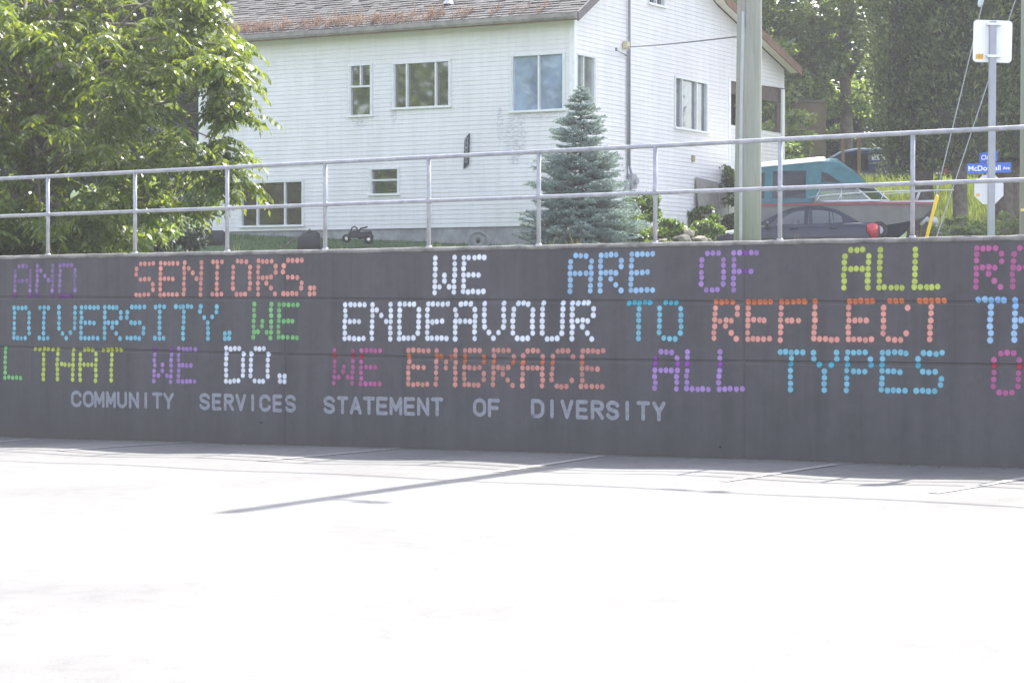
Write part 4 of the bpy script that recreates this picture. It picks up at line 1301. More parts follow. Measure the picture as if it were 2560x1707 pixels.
# -- dark blue sedan
SY = math.cos(R(12)), -math.sin(R(12))
Y0 = 46.0
pl_ = Plane(U(1990, 560, Y0)[:2], SY)
Lm = pl_(2194, 570)[0] - pl_(1784, 590)[0]
CS = .93
YC = Y0 * 4.26 * CS / Lm
pl_ = Plane(U(1990, 560, YC)[:2], SY)
cl_, cr_ = pl_(1784, 590)[0], pl_(2194, 570)[0]
P = Vector((*U(1990, 560, YC)[:2], 0)); sdv3 = Vector((SY[0], SY[1], 0)); out3 = Vector((SY[1], -SY[0], 0))
cen = P + sdv3 * ((cl_ + cr_) / 2) - out3 * .78
zroof_c = pl_(2040, 513)[1]
gz = zroof_c - 1.467 * CS
print("car Y", YC, "ground", gz, terr(cen.x, cen.y))
NAVY = carpaint("navy_paint", (.008, .011, .030))
def sedan_extras(v, X, yw):
    for sg in (-1, 1):
        mb = MB()
        mb.loft([[Vector((X(l), sg * (w + e), z)) for (w, z) in ((.80, .585), (.82, .60), (.82, .635), (.80, .65))] for l, e in ((.62, .025), (1.2, .03), (2.4, .03), (3.3, .03), (3.72, .02))])
        mb.build("side_moulding", plain("moulding_black", (.03, .03, .033), .5), v)
        for l in (2.02, 3.02):
            mb = MB(); mb.tube([(X(l), sg * .835, .86), (X(l + .09), sg * .865, .865), (X(l + .18), sg * .835, .86)], .016, 6); mb.build("door_handle", BLACK, v, True)
        mb = MB()
        mb.loft([[Vector((X(1.36) + a, sg * (.86 + b_), .98 + c_)) for (b_, c_) in ((0, -.02), (.02, -.06), (.15, -.06), (.17, 0), (.15, .055), (.03, .05))] for a in (0, .05, .09)])
        mb.tube([(X(1.36), sg * .80, .95), (X(1.38), sg * .88, .96)], .025, 6)
        mb.build("mirror", BLACK, v, True)
        mb = MB()
        mb.loft([[Vector((X(l), sg * y, z)) for (y, z) in pr] for l, pr in ((.10, [(.50, .66), (.58, .62), (.60, .73), (.52, .77)]), (.24, [(.60, .67), (.70, .63), (.71, .77), (.60, .81)]), (.50, [(.76, .74), (.80, .73), (.79, .82), (.75, .84)]), (.62, [(.79, .80), (.80, .80), (.80, .82), (.79, .83)]))])
        mb.build("headlight", plain("headlight_glass", (.70, .70, .70), .12, .1, 12, .1), v, True)
        mb = MB()
        mb.loft([[Vector((X(l), sg * y, z)) for (y, z) in pr] for l, pr in ((3.98, [(.79, .80), (.805, .78), (.79, .95), (.78, .93)]), (4.09, [(.72, .66), (.79, .62), (.772, .97), (.70, .99)]), (4.20, [(.66, .64), (.755, .60), (.72, .97), (.64, .99)]), (4.255, [(.56, .66), (.67, .62), (.64, .92), (.55, .94)]))])
        mb.build("tail_light", plain("red_lens", (.50, .04, .055), .2, .15, 12), v, True)
        for l in (1.45, 2.42, 3.38):
            mb = MB(); mb.box(X(l) - .004, X(l) + .004, min(sg * .80, sg * .838), max(sg * .80, sg * .838), .42, .93); mb.build("door_seam", BLACK, v)
    for l, sg in ((1.95, -1), (1.95, 1), (2.85, 0)):
        mb = MB()
        for yy in ([sg * .38] if sg else [-.38, .38]):
            mb.loft([[Vector((X(l) + a, yy + q, z)) for (q, z) in ((-.22, .45), (-.22, zt - .1), (-.1, zt), (.1, zt), (.22, zt - .1), (.22, .45))] for a, zt in ((0, .95), (.12, 1.14), (.2, 1.12), (.24, .6))])
        mb.build("seat", plain("grey_seat", (.10, .10, .11), .9), v, True)
sed = vehicle("sedan", (cen.x, cen.y, gz), -R(12), "dark navy blue sedan parked nose left on the street before the boat", NAVY, 4.26, .835,
    [(.0, .30, .60, .62, .50), (.06, .22, .66, .70, .64), (.22, .20, .72, .79, .76), (.6, .19, .82, .87, .82), (1.15, .18, .90, .965, .835), (1.5, .18, .93, .95, .838), (2.4, .18, .95, .96, .838), (3.3, .18, .97, .99, .83), (3.75, .20, .98, 1.03, .81), (4.08, .24, .95, 1.02, .76), (4.22, .28, .88, .97, .68), (4.26, .36, .72, .80, .58)],
    [(1.12, .955), (1.42, 1.14), (1.78, 1.325), (2.05, 1.41), (2.45, 1.452), (2.85, 1.44), (3.15, 1.37), (3.45, 1.21), (3.74, 1.035)],
    [(1.12, .955), (1.5, .93), (2.4, .945), (3.3, .965), (3.74, 1.035)],
    [[(1.42, .96), (1.66, 1.19), (1.90, 1.315), (2.10, 1.365), (2.36, 1.385), (2.36, .985)], [(2.46, .985), (2.46, 1.39), (2.72, 1.385), (2.98, 1.345), (3.02, 1.0)], [(3.05, 1.0), (3.01, 1.335), (3.16, 1.28), (3.33, 1.17), (3.36, 1.02)]],
    CARGLASS, .42, (0, 1, 6, 7), (.78, 3.32), .30, sedan_extras)

sed.scale = (CS, CS, CS)
# -- dark blue van on the crest
def van_extras(v, X, yw):
    mb = MB(); mb.box(X(2.60), X(3.0), -.978, -.968, 1.48, 1.64); mb.build("side_decal", plain("white_vinyl", (.75, .77, .82), .5, .1), v)
    mb = MB()
    for k in range(9): mb.box(X(2.61) + k * .043, X(2.64) + k * .043, -.975, -.97, 1.37, 1.41)
    mb.build("decal_line", plain("pale_vinyl", (.55, .57, .62), .5, .1), v)
    mb = MB(); mb.tube([Vector((X(l), -.775, z)) for l, z in ((1.15, 1.40), (1.75, 1.725), (2.2, 1.80), (3.2, 1.82), (4.5, 1.79), (4.72, 1.70))], .035, 8); mb.build("roof_sky_band", plain("roof_sky_band_grey", (.26, .32, .42), .35), v, True)  # added tube, its blue-grey imitates sky reflected along the roof edge
    mb = MB(); mb.box(X(4.72), X(4.84), -.92, -.70, .95, 1.35); mb.build("tail_light", plain("van_red_lens", (.4, .02, .03), .3), v)
YV = 67.0
vpl_ = Plane((0, YV), (1, 0))
xl_ = vpl_(2009, 405)[0]; zr_ = vpl_(2120, 373)[1]
van = vehicle("van", (xl_ + 2.4 - .55, YV + .95, zr_ - 1.80), 0.0, "dark blue van with white side decal parked up the slope behind the teal boat canopy", carpaint("van_navy", (.022, .032, .09)), 4.9, .97,
    [(.0, .35, .70, .75, .7), (.15, .25, .85, .92, .88), (.8, .22, .98, 1.08, .95), (1.3, .2, 1.08, 1.12, .97), (4.5, .2, 1.1, 1.12, .97), (4.8, .25, 1.1, 1.12, .93), (4.9, .4, 1.0, 1.05, .85)],
    [(.75, 1.08), (1.25, 1.45), (1.75, 1.70), (2.2, 1.78), (3.2, 1.80), (4.5, 1.77), (4.72, 1.66), (4.86, 1.12)],
    [(.75, 1.08), (2.5, 1.1), (4.86, 1.12)],
    [[(1.15, 1.16), (1.48, 1.44), (1.85, 1.62), (2.25, 1.66), (2.25, 1.16)], [(2.30, 1.16), (2.30, 1.66), (2.52, 1.67), (2.52, 1.16)], [(3.45, 1.16), (3.45, 1.68), (4.5, 1.65), (4.6, 1.16)]],
    DARKGLASS, .32, (0, 1, 6), (1.0, 3.95), .34, van_extras)

# ------------------------------------------------------------------ boat on its trailer
YB = 57.6
BD = Vector((math.cos(R(6)), -math.sin(R(6)), 0)); BO = Vector((BD.y, -BD.x, 0))     # to the bow; towards the camera
Pb = U(2345, 505, YB - .4)
bpl = Plane((Pb.x, Pb.y), BD)
def c4(x, y): return bpl(x / 2.45 + 1700, y / 2.45)
BW = 1.10                                            # half beam
AX = Vector((Pb.x, Pb.y, 0)) - BO * .62              # the keel line runs through here
boat = empty("motor_boat", AX + BD * -2.4 + Vector((0, 0, c4(1230, 1400)[1])), "pale grey motor boat with red gunwale stripe and teal canvas canopy", "boat")
BOo = boat.location
def bp(s_, y, z): return Vector((AX.x, AX.y, 0)) + BD * s_ + BO * y + Vector((0, 0, z))
zg0 = c4(1000, 1252)[1]; zgb = c4(1575, 1240)[1]
sl = c4(350, 1265)[0]
st_ = []
sfwd = 0.0
for f in np.linspace(0, 1, 13):
    s_ = sl + (sfwd - sl) * f
    w = BW * (1 - max(0, (f - .45) / .55) ** 2.2 * .97)
    zg = zg0 + (zgb - zg0) * f ** 2 - .03 * (1 - f)
    zc = zg - .62 + .26 * max(0, (f - .5) / .5) ** 1.6
    wc = w * .88 * (1 - .25 * max(0, (f - .6) / .4))
    zk = zg - 1.10 + .66 * max(0, (f - .55) / .45) ** 2.2
    fs_ = -.0 if f < .75 else -.55 * ((f - .75) / .25) ** 1.5      # raked stem: lower parts sit further back
    st_.append((s_, w, zg, zc, wc, zk, fs_))
HULL = plain("hull_grey_white", (.22, .22, .21), .4, .06, 3); NAVH = plain("hull_navy", (.018, .022, .045), .4, .15, 3)
REDS = plain("gunwale_red", (.26, .06, .07), .5, .1, 5)
mb = MB(BOo); mb.loft([[bp(s_ + (fs_ * .35 if i else 0), -w, zg) if False else bp(s_, sg_ * w, zg) if k == 0 else bp(s_ + fs_ * .6, sg_ * wc, zc) for (sg_, k) in ((1, 0), (1, 1), (-1, 1), (-1, 0))] for i, (s_, w, zg, zc, wc, zk, fs_) in enumerate(st_)], closed=False)
mb.add([bp(st_[0][0], -st_[0][1], st_[0][2]), bp(st_[0][0], st_[0][1], st_[0][2]), bp(st_[0][0], st_[0][4], st_[0][3]), bp(st_[0][0], -st_[0][4], st_[0][3])], [(0, 1, 2, 3)])
mb.build("hull", HULL, boat)
mb = MB(BOo); mb.loft([[bp(s_ + fs_ * .6, wc + .004, zc), bp(s_ + fs_, .03, zk), bp(s_ + fs_, -.03, zk), bp(s_ + fs_ * .6, -wc - .004, zc)] for (s_, w, zg, zc, wc, zk, fs_) in st_], closed=False)
mb.build("hull_bottom", NAVH, boat)
for sg_ in (1, -1):
    mb = MB(BOo); mb.loft([[bp(s_, sg_ * (w - .02), zg + .03), bp(s_, sg_ * (w + .03), zg + .03), bp(s_, sg_ * (w + .03), zg - .03), bp(s_, sg_ * (w - .02), zg - .012)] for (s_, w, zg, zc, wc, zk, fs_) in st_])
    mb.build("gunwale", REDS, boat)
mb = MB(BOo)
mb.loft([[bp(s_, w - .03, zg + .025), bp(s_, w * .5, zg + .07), bp(s_, 0, zg + .09), bp(s_, -w * .5, zg + .07), bp(s_, -w + .03, zg + .025)] for (s_, w, zg, zc, wc, zk, fs_) in st_[5:]], closed=False)
mb.build("deck", plain("deck_white", (.62, .62, .60), .4, .06), boat)
# cabin coaming, windscreen
sA, sB, sC = c4(815, 1245)[0], c4(1165, 1240)[0], c4(1285, 1235)[0]
zA = zg0 + .06
zW = c4(1000, 1150)[1]
FRM = plain("windscreen_alu", (.68, .69, .72), .35, .08, 5, .5)
mb = MB(BOo)
for sg_ in (1, -1):
    y = sg_ * (BW - .18)
    mb.tube([bp(sA, y, zA), bp(sB, y, zA + .02), bp(sC, y * .35, zA + .05), bp(sC, 0, zA + .05)], .028, 6)
    mb.tube([bp(c4(1075, 1150)[0], y * .92, zW), bp(sB, y, zA + .02)], .028, 6)
    mb.tube([bp(c4(860, 1150)[0], y * .92, zW), bp(sA, y, zA)], .018, 6)
    mb.tube([bp(c4(985, 1150)[0], y * .92, zW), bp(c4(985, 1150)[0], y, zA)], .014, 6)
    mb.tube([bp(c4(860, 1150)[0], y * .92, zW), bp(c4(1075, 1150)[0], y * .92, zW), bp(c4(1195, 1145)[0], y * .3, zW), bp(c4(1195, 1145)[0], 0, zW)], .018, 6)
    mb.tube([bp(c4(1195, 1145)[0], y * .3, zW), bp(sC, y * .35, zA + .05)], .018, 6)
ws = mb.build("windscreen_frame", FRM, boat, True)
mb = MB(BOo)
for sg_ in (1, -1):
    y = sg_ * (BW - .18)
    mb.add([bp(sA, y, zA), bp(sB, y, zA), bp(c4(1075, 1150)[0], y * .92, zW), bp(c4(860, 1150)[0], y * .92, zW)], [(0, 1, 2, 3)])
    mb.add([bp(sB, y, zA), bp(sC, y * .35, zA + .05), bp(c4(1195, 1145)[0], y * .3, zW), bp(c4(1075, 1150)[0], y * .92, zW)], [(0, 1, 2, 3)])
mb.add([bp(sC, -(BW - .18) * .35, zA + .05), bp(sC, (BW - .18) * .35, zA + .05), bp(c4(1195, 1145)[0], (BW - .18) * .3, zW), bp(c4(1195, 1145)[0], -(BW - .18) * .3, zW)], [(0, 1, 2, 3)])
mb.build("windscreen_pane", glassmat("boat_glass", (.55, .62, .62), .12), boat)
# canopy: side outline and vinyl windows
TEAL = plain("teal_canvas", (.05, .145, .165), .85, .22, 5, bmp=.5, bscale=7)
side = [c4(*p) for p in ((352, 1255), (352, 1043), (500, 1026), (650, 1012), (850, 992), (965, 995), (1060, 1060), (1140, 1125), (1195, 1150), (1075, 1152), (860, 1152), (805, 1245))]
w1 = [c4(*p) for p in ((562, 1220), (570, 1052), (772, 1048), (768, 1218))]
w2 = [c4(*p) for p in ((862, 1120), (866, 1055), (900, 1065), (985, 1122))]
w3 = [c4(*p) for p in ((380, 1225), (385, 1070), (520, 1062), (515, 1222))]
zc0 = zg0 + .02
ycan = lambda s_, z: (BW - .06) - .30 * max(0, z - zc0)
mb = MB(BOo)
nsub = 5
for sg_ in (1, -1):
    mb.fill([side, w1, w2, w3], lambda s_, z, d: bp(s_, sg_ * ycan(s_, z), z))
tops = side[1:9]
rings = []
for i, (s_, z) in enumerate(tops):
    y = ycan(s_, z); k = .13 if i < 6 else .05
    rings.append([bp(s_, y * q, z + k * (1 - q * q)) for q in (1, .75, .4, 0, -.4, -.75, -1)])
mb.loft(rings, closed=False)
can = mb.build("canopy", TEAL, boat)
VIN = glassmat("vinyl_window", (.22, .20, .24), .05)
for sg_ in (1, -1):
    for w_ in (w1, w2, w3):
        g = MB(BOo); g.fill([w_], lambda s_, z, d: bp(s_, sg_ * (ycan(s_, z) - .01), z)); g.build("canopy_window", VIN, can)
rings = []
for (s_, z) in [c4(*p) for p in ((352, 1041), (500, 1024), (650, 1010), (850, 990), (890, 990))]:
    y = ycan(s_, z) + .02
    rings.append([bp(s_, y * q, z + .135 * (1 - q * q) + e) for q, e in ((1, -.01), (1, .015), (.6, .015), (0, .02), (-.6, .015), (-1, .015), (-1, -.01))])
mb = MB(BOo); mb.loft(rings, closed=False); mb.build("canopy_roof", plain("white_canvas", (.62, .63, .62), .8, .08, 4), can)
# sewn seams and straps on the front slope
STRAPM = plain("dark_strap", (.02, .03, .04), .8)
for y in (.45, -.1, -.5):
    mb = MB(BOo); mb.tube([bp(c4(975, 1000)[0], y, tops[4][1] + .10), bp(c4(1140, 1125)[0], y * .9, c4(1140, 1125)[1] + .08)], .012, 5)
    mb.build("canopy_strap", STRAPM, can)
# bow rail
mb = MB(BOo)
for sg_ in (1, -1):
    y = lambda s_: sg_ * (float(np.interp(s_, [a[0] for a in st_], [a[1] for a in st_])) - .05)
    pr = []
    for (x, yy) in ((782, 1216), (900, 1200), (1100, 1184), (1300, 1172), (1480, 1163), (1600, 1158), (1690, 1156)):
        s_, z = c4(x, yy); pr.append(bp(s_, y(min(s_, -.02)) if s_ < 0 else sg_ * .03, z))
    mb.tube(pr, .014, 6)
    for (x, yy) in ((850, 1206), (985, 1192), (1250, 1174), (1480, 1163)):
        s_, z = c4(x, yy); s2 = s_ - .12
        mb.tube([bp(s_, y(s_), z), bp(s2, y(s2), float(np.interp(s2, [a[0] for a in st_], [a[2] for a in st_])) + .02)], .011, 6)
mb.build("bow_rail", FRM, boat, True)
# trailer
tr_ = empty("boat_trailer", bp(-1.0, 0, terr(*bp(-1, 0, 0)[:2])), "white boat trailer with winch post under the pale grey motor boat", "trailer")
TO = tr_.location; gz_ = TO.z
WT = plain("trailer_white", (.60, .61, .62), .5, .2, 6)
zt0 = zg0 - 1.16
mb = MB(TO)
for y in (.55, -.55): mb.tube([bp(sl + .2, y, zt0), bp(-1.6, y * .9, zt0), bp(-.1, 0, zt0 + .0)], .05, 6)
for s_ in (sl + .6, -2.6, -1.4): mb.tube([bp(s_, .6, zt0), bp(s_, -.6, zt0)], .04, 6)
mb.tube([bp(-.2, 0, zt0), bp(1.0, 0, zt0 - .05)], .045, 6)
mb.build("frame", WT, tr_, True)
def tq(x, y):
    s_, z = bpl(x, y); return bp(s_, .0, z)
mb = MB(TO)
mb.tube([tq(2347, 606), tq(2362, 563)], .05, 8); mb.tube([tq(2306, 560), tq(2326, 541)], .045, 8)
mb.tube([tq(2322, 548), tq(2352, 568)], .035, 6)
mb.build("winch_post", WT, tr_, True)
wc_ = tq(2337, 552)
mb = MB(TO); mb.tube([wc_ - BO * -.10, wc_ + BO * .16], [.12, .13], 14); mb.tube([wc_ + BO * .16, wc_ + BO * .2], .05, 8); mb.build("winch", plain("winch_grey", (.5, .5, .52), .5, .3, 14), tr_, True)
mb = MB(TO); mb.tube([tq(2361, 560), tq(2386, 590), tq(2392, 606)], .017, 6); mb.build("strap", plain("blue_strap", (.06, .12, .35), .7), tr_)
mb = MB(TO); mb.tube([tq(2327, 556), tq(2348, 578)], .012, 6); mb.build("safety_chain", plain("red_strap", (.4, .08, .08), .7), tr_)
c_ = bp(bpl(2194, 577)[0], 1.16, bpl(2194, 577)[1])
mb = MB(TO); rings = []
for q in np.linspace(0, 2 * math.pi, 25):
    rings.append([c_ + BO * y + BD * (math.cos(q) * r_) + Vector((0, 0, math.sin(q) * r_)) for (y, r_) in ((-.07, .11), (-.07, .21), (.05, .22), (.07, .19), (.07, .11))])
mb.loft(rings, closed=False); wh = mb.build("spare_wheel", RUBBER, tr_, True)
mb = MB(TO); mb.tube([c_ + BO * .0, c_ + BO * .05], .11, 14); mb.build("rim", WT, wh)
for sg_ in (1, -1):
    wcx = -1.55
    c_ = bp(bpl(2200, 580)[0], sg_ * .86, gz_ + .33)
    mb = MB(TO); rings = []
    for q in np.linspace(0, 2 * math.pi, 25):
        rings.append([c_ + BO * y + BD * (math.cos(q) * r_) + Vector((0, 0, math.sin(q) * r_)) for (y, r_) in ((-.09, .18), (-.09, .31), (.07, .32), (.09, .29), (.09, .18))])
    mb.loft(rings, closed=False); wh = mb.build("wheel", RUBBER, tr_, True)
    mb = MB(TO); mb.tube([c_ + BO * .02, c_ + BO * .07], .18, 16); mb.build("rim", WT, wh)
    mb = MB(TO); rings = []
    for q in np.linspace(.05, math.pi - .05, 13):
        rings.append([c_ + BO * y + BD * (math.cos(q) * r_) + Vector((0, 0, math.sin(q) * r_)) for (y, r_) in ((-.13, .40), (.13, .40), (.13, .42), (-.13, .42))])
    mb.loft(rings); mb.build("mudguard", BLACK, tr_, True)

# ------------------------------------------------------------------ poles, wires
YP = 28.1
m, t, b, o = new_mat("treated_pole")
v = coords(t, "Object", (6, 6, .35)); n1 = noise(t, 4, 6, .7, v); n2 = noise(t, 1.1, 3, .6, coords(t, "Object", (1, 1, .5)))
n3 = noise(t, 22, 4, .7, coords(t, "Object", (3, 3, .12)))
col = ramp(t, n1, [(.3, (.265, .255, .235)), (.7, (.345, .335, .312))])
col = mixc(t, .6, col, ramp(t, n2, [(.3, (.85, .95, .85)), (.7, (1.1, 1.03, .98))]), 'MULTIPLY')
col = mixc(t, ramp(t, n3, [(.60, 0.0), (.72, .6)]), col, (.10, .095, .08))
t.links.new(col, b.inputs["Base Color"]); b.inputs["Roughness"].default_value = .9; bump(t, b, n1, .5, .02)
POLE = m
pbx = U(1868.5, 598, YP); zpb = terr(pbx.x, pbx.y)
pole = empty("utility_pole", (pbx.x, pbx.y, zpb), "thick grey-green wooden utility pole with a pale conduit strip, behind the railing", "pole")
HP = 11.8
ptop = U(1874, 0, YP)
lean = Vector(((ptop.x - pbx.x) / (ptop.z - pbx.z), 0, 1))
def pp_(z): return Vector((pbx.x, pbx.y, 0)) + lean * (z - pbx.z) + Vector((0, 0, pbx.z))
def pr_(z): return float(np.interp(z, [zpb, pbx.z, ptop.z, zpb + HP], [.172, .168, .151, .11]))
zz = [zpb - .3, zpb + 1, zpb + 3, zpb + 6, zpb + 9, zpb + HP]
mb = MB(pole.location); mb.tube([pp_(z) for z in zz], [pr_(z) for z in zz], 28); mb.build("shaft", POLE, pole, True)
ztc = U(1852, 33, YP).z
mb = MB(pole.location)
mb.tube([pp_(z) + Vector((-pr_(z) * (.60 + .04 * math.sin(z * 2)), -pr_(z) * .80, 0)) for z in np.linspace(zpb, ztc, 12)], .021, 8)
mb.build("conduit", plain("conduit_pale", (.42, .43, .45), .5, .1), pole, True)
mb = MB(pole.location)
mb.tube([pp_(z) + Vector((-pr_(z) * .42, -pr_(z) * .92, 0)) for z in np.linspace(ztc - .2, zpb + HP - 1.2, 8)], .007, 5)
mb.build("ground_wire", plain("copper_dull", (.2, .2, .19), .6), pole)
mb = MB(pole.location)
zx = zpb + HP - 2.0
for k in (-1, 1):
    pass
ca = pp_(zx) + WN * .16
mb.box(-.1, .72, -.03, .03, -.03, .03, Matrix.Translation(ca) @ Matrix.Rotation(-TH, 4, 'Z'))
mb.build("crossarm", DARKWOOD, pole)
for k in (.45, .58, .7):
    q = ca + WD * k + Vector((0, 0, .06))
    mb = MB(pole.location); mb.tube([q, q + Vector((0, 0, .08)), q + Vector((0, 0, .16)), q + Vector((0, 0, .2))], [.02, .06, .05, .02], 10); mb.build("insulator", plain("porcelain", (.3, .3, .33), .2), pole, True)
# street cable whose shadow lies across the lot
def shadow_src(x, y, h):
    g = lot_pt(x, y)
    return g + sdir * ((h - g.z) / sdir.z)
gx = lot_pt(1060 * kx, 1106 * kx)
hc = gx.z + (Vector((gx.x, gx.y)) - Vector((pbx.x, pbx.y))).length * math.tan(SUN_EL)
cpts = [shadow_src(x * kx, y * kx, hc) for (x, y) in ((20, 1058), (600, 1082), (1060, 1106), (1300, 1112), (1700, 1132), (1880, 1145), (2340, 1163))]
# a straight fit, passing beside the pole
A_ = np.array([[p.x, p.y] for p in cpts]); mid_ = A_.mean(0); u_, s_v, vt_ = np.linalg.svd(A_ - mid_)
cd = Vector((vt_[0][0], vt_[0][1], 0)); cd = cd if cd.x > 0 else -cd
print("cable height", hc, "dir", cd, "mid", mid_, "pole", pbx)
cm = Vector((mid_[0], mid_[1], 0))
mb = MB((cm.x, cm.y, hc))
mb.tube([cm + cd * q + Vector((0, 0, hc + .0009 * q * q - .05 * math.sin(q * .5))) for q in np.linspace(-34, 34, 60)], .03, 6)
cab = mb.build("street_cable", BLACK); cab.location = (cm.x, cm.y, hc)
tag(cab, "black cable strung along the street past the thick wooden pole", "cable")
a = shadow_src(1500 * kx, 1123 * kx, hc); c_ = shadow_src(1690 * kx, 1129 * kx, hc)
qa = (a - cm).dot(cd); qc = (c_ - cm).dot(cd)
f = lambda q: cm + cd * q + Vector((0, 0, hc + .0009 * q * q - .05 * math.sin(q * .5) - .05))
mb = MB(f(qa)); mb.tube([f(qa), f(qa + .1), f(qa + .35)], [.015, .05, .05], 10); mb.tube([f(qa + .5), f(qa + .6), f(qc - .1), f(qc)], [.03, .11, .11, .04], 12)
spl = mb.build("splice_case", BLACK, None, True); spl.location = f(qa)
tag(spl, "black splice case hanging from the street cable", "cable box")
# service wire from the house to the pole
j = HOUSE_M @ Vector((.14, hgp(1558, 119)[0], hgp(1558, 119)[1]))
e_ = U(1850, 91, YP); e_ = e_ + (e_ - Vector((0, 0, EYE))).normalized() * .0
mb = MB(j); n_ = 14
mb.tube([j.lerp(e_, k / n_) - Vector((0, 0, .35 * 4 * (k / n_) * (1 - k / n_) * .05)) for k in range(n_ + 1)], .011, 5)
sw = mb.build("service_wire", BLACK); sw.location = j
tag(sw, "thin service wire from the gable junction box to the thick wooden pole", "wire")
# pole at the right edge with its guys
YG = 34.0
gb = U(2580, 657, YG)
gp = empty("utility_pole", (gb.x, gb.y, terr(gb.x, gb.y)), "grey-green wooden pole cut by the right edge, with a small yellow tag", "pole")
mb = MB(gp.location); mb.tube([(gb.x, gb.y, gp.location.z - .3), (gb.x, gb.y, 6), (gb.x, gb.y, 12.5)], [.19, .175, .12], 24); mb.build("shaft", POLE, gp, True)
tg = U(2557, 525, YG - .17)
mb = MB(gp.location); mb.box(tg.x - .03, tg.x + .05, tg.y - .03, tg.y + .02, tg.z - .02, tg.z + .02); mb.build("tag", plain("yellow_tag", (.7, .6, .2), .5), gp)
anc = U(2300, 657, YG)
WIRE = plain("guy_wire", (.30, .31, .33), .4, .1, 5, .6)
for (px_, py_, lab) in ((2447, 49, "upper guy wire with a pale insulator running to the edge pole"), (2537, 0, "lower guy wire passing behind the square sign post")):
    q = U(px_, py_, YG); d = q - anc; k = (gb.x - .12 - anc.x) / d.x
    base = anc + (Vector((.12, 0, 0)) if py_ == 0 else Vector((0, 0, 0)))
    g = empty("guy_wire", base, lab, "guy wire", "guy wires of the edge pole")
    mb = MB(base); mb.tube([base, anc + d * k], .008, 6); mb.build("strand", WIRE, g)
    if py_:
        i0, i1 = U(2449, 18, YG), U(2456, -14, YG)
        mb = MB(base); mb.tube([i0, i0.lerp(i1, .2), i0.lerp(i1, .8), i1], [.02, .042, .042, .02], 10); mb.build("insulator", plain("guy_insulator", (.55, .58, .68), .3), g, True)
y0_, y1_ = U(2316, 597, YG - .05), U(2343, 490, YG - .05)
dn = (y0_ - y1_); y0_ = y1_ + dn * 1.55
mb = MB(y0_); mb.tube([y0_, y1_, y1_ + (y1_ - y0_) * .01], [.027, .027, .012], 10)
yg = mb.build("guy_guard", plain("yellow_plastic", (.72, .47, .03), .45, .1, 5), None, True); yg.location = y0_
tag(yg, "tilted yellow plastic guard over the guy wire beside the boat bow", "wire guard")

# ------------------------------------------------------------------ signs
YQ = 23.75
sb = U(2477.5, 590, YQ)
POST = plain("sign_post_steel", (.33, .34, .38), .5, .1, 6, .3)
s1 = empty("traffic_sign", (sb.x, sb.y, terr(sb.x, sb.y)), "white back of a square sign on a square steel post behind the railing", "sign")
zt1 = U(2482, 54, YQ).z
mb = MB(s1.location)
wp = .033
tilt = (U(2482, 60, YQ).x - sb.x) / (zt1 - sb.z)
for (z0, z1) in ((s1.location.z - .2, zt1),):
    vs = []
    for z in (z0, z1):
        x = sb.x + tilt * (z - sb.z)
        vs += [(x - wp, YQ - wp, z), (x + wp, YQ - wp, z), (x + wp, YQ + wp, z), (x - wp, YQ + wp, z)]
    mb.add(vs, [(0, 1, 2, 3), (4, 5, 6, 7), (0, 1, 5, 4), (1, 2, 6, 5), (2, 3, 7, 6), (3, 0, 4, 7)])
mb.build("post", POST, s1)
def rrect(x0, x1, z0, z1, r, n=6):
    o_ = []
    for (cx_, cz_, a0) in ((x1 - r, z1 - r, 0), (x0 + r, z1 - r, 90), (x0 + r, z0 + r, 180), (x1 - r, z0 + r, 270)):
        o_ += [(cx_ + r * math.cos(R(a0 + 90 * k / n)), cz_ + r * math.sin(R(a0 + 90 * k / n))) for k in range(n + 1)]
    return o_
a = U(2431.5, 157, YQ + .05); c_ = U(2530.5, 52, YQ + .05)
rot = Matrix.Translation(((a.x + c_.x) / 2, YQ + wp + .006, (a.z + c_.z) / 2)) @ Matrix.Rotation(R(1.2), 4, 'Y') @ Matrix.Rotation(R(4), 4, 'Z')
w2_, h2_ = (c_.x - a.x) / 2, (c_.z - a.z) / 2
mb = MB(s1.location); mb.fill([rrect(-w2_, w2_, -h2_, h2_, .04)], lambda x, z, d: rot @ Vector((x, d, z)), .004)
pan = mb.build("panel", plain("sign_back_white", (.82, .82, .84), .4, .04, 4), s1)
mb = MB(s1.location)
for z in (h2_ - .045, -h2_ + .06):
    mb.box(-.075, .075, -.012 - .068, -.002, z - .012, z + .012, rot)
mb.build("clamp", plain("clamp_alu", (.7, .7, .72), .4, .1, 6, .4), s1)
mb = MB(s1.location); mb.box(-w2_ + .03, -w2_ + .11, -.004, -.001, -h2_ + .03, -h2_ + .085, rot); mb.build("sticker", plain("orange_sticker", (.65, .38, .06), .5, .3, 30), pan)

YO = 50.0
ob = U(2478, 640, YO)
s2 = empty("stop_sign", (ob.x, ob.y, terr(ob.x, ob.y)), "pale back of an octagonal stop sign under two blue street name blades", "sign")
oc = U(2473, 474, YO)
mb = MB(s2.location); mb.tube([(oc.x + .01, YO + .0, s2.location.z - .2), (oc.x + .01, YO + .0, U(2473, 384, YO).z)], .03, 10); mb.build("post", POST, s2, True)
ro = 36.5 * YO / 5689 / math.cos(R(22.5))
mb = MB(s2.location); mb.fill([[(ro * math.cos(R(22.5 + 45 * k)), ro * math.sin(R(22.5 + 45 * k))) for k in range(8)]], lambda x, z, d: Vector((oc.x + x, YO + .035 + d, oc.z + z)), .004)
pn = mb.build("panel", plain("sign_back_grey", (.60, .60, .61), .5, .05, 4), s2)
q = U(2443.5, 487, YO)
mb = MB(s2.location); mb.box(q.x - .03, q.x + .06, YO + .030, YO + .033, q.z - .03, q.z + .03); mb.build("sticker", plain("orange_sticker_2", (.62, .36, .08), .5), pn)
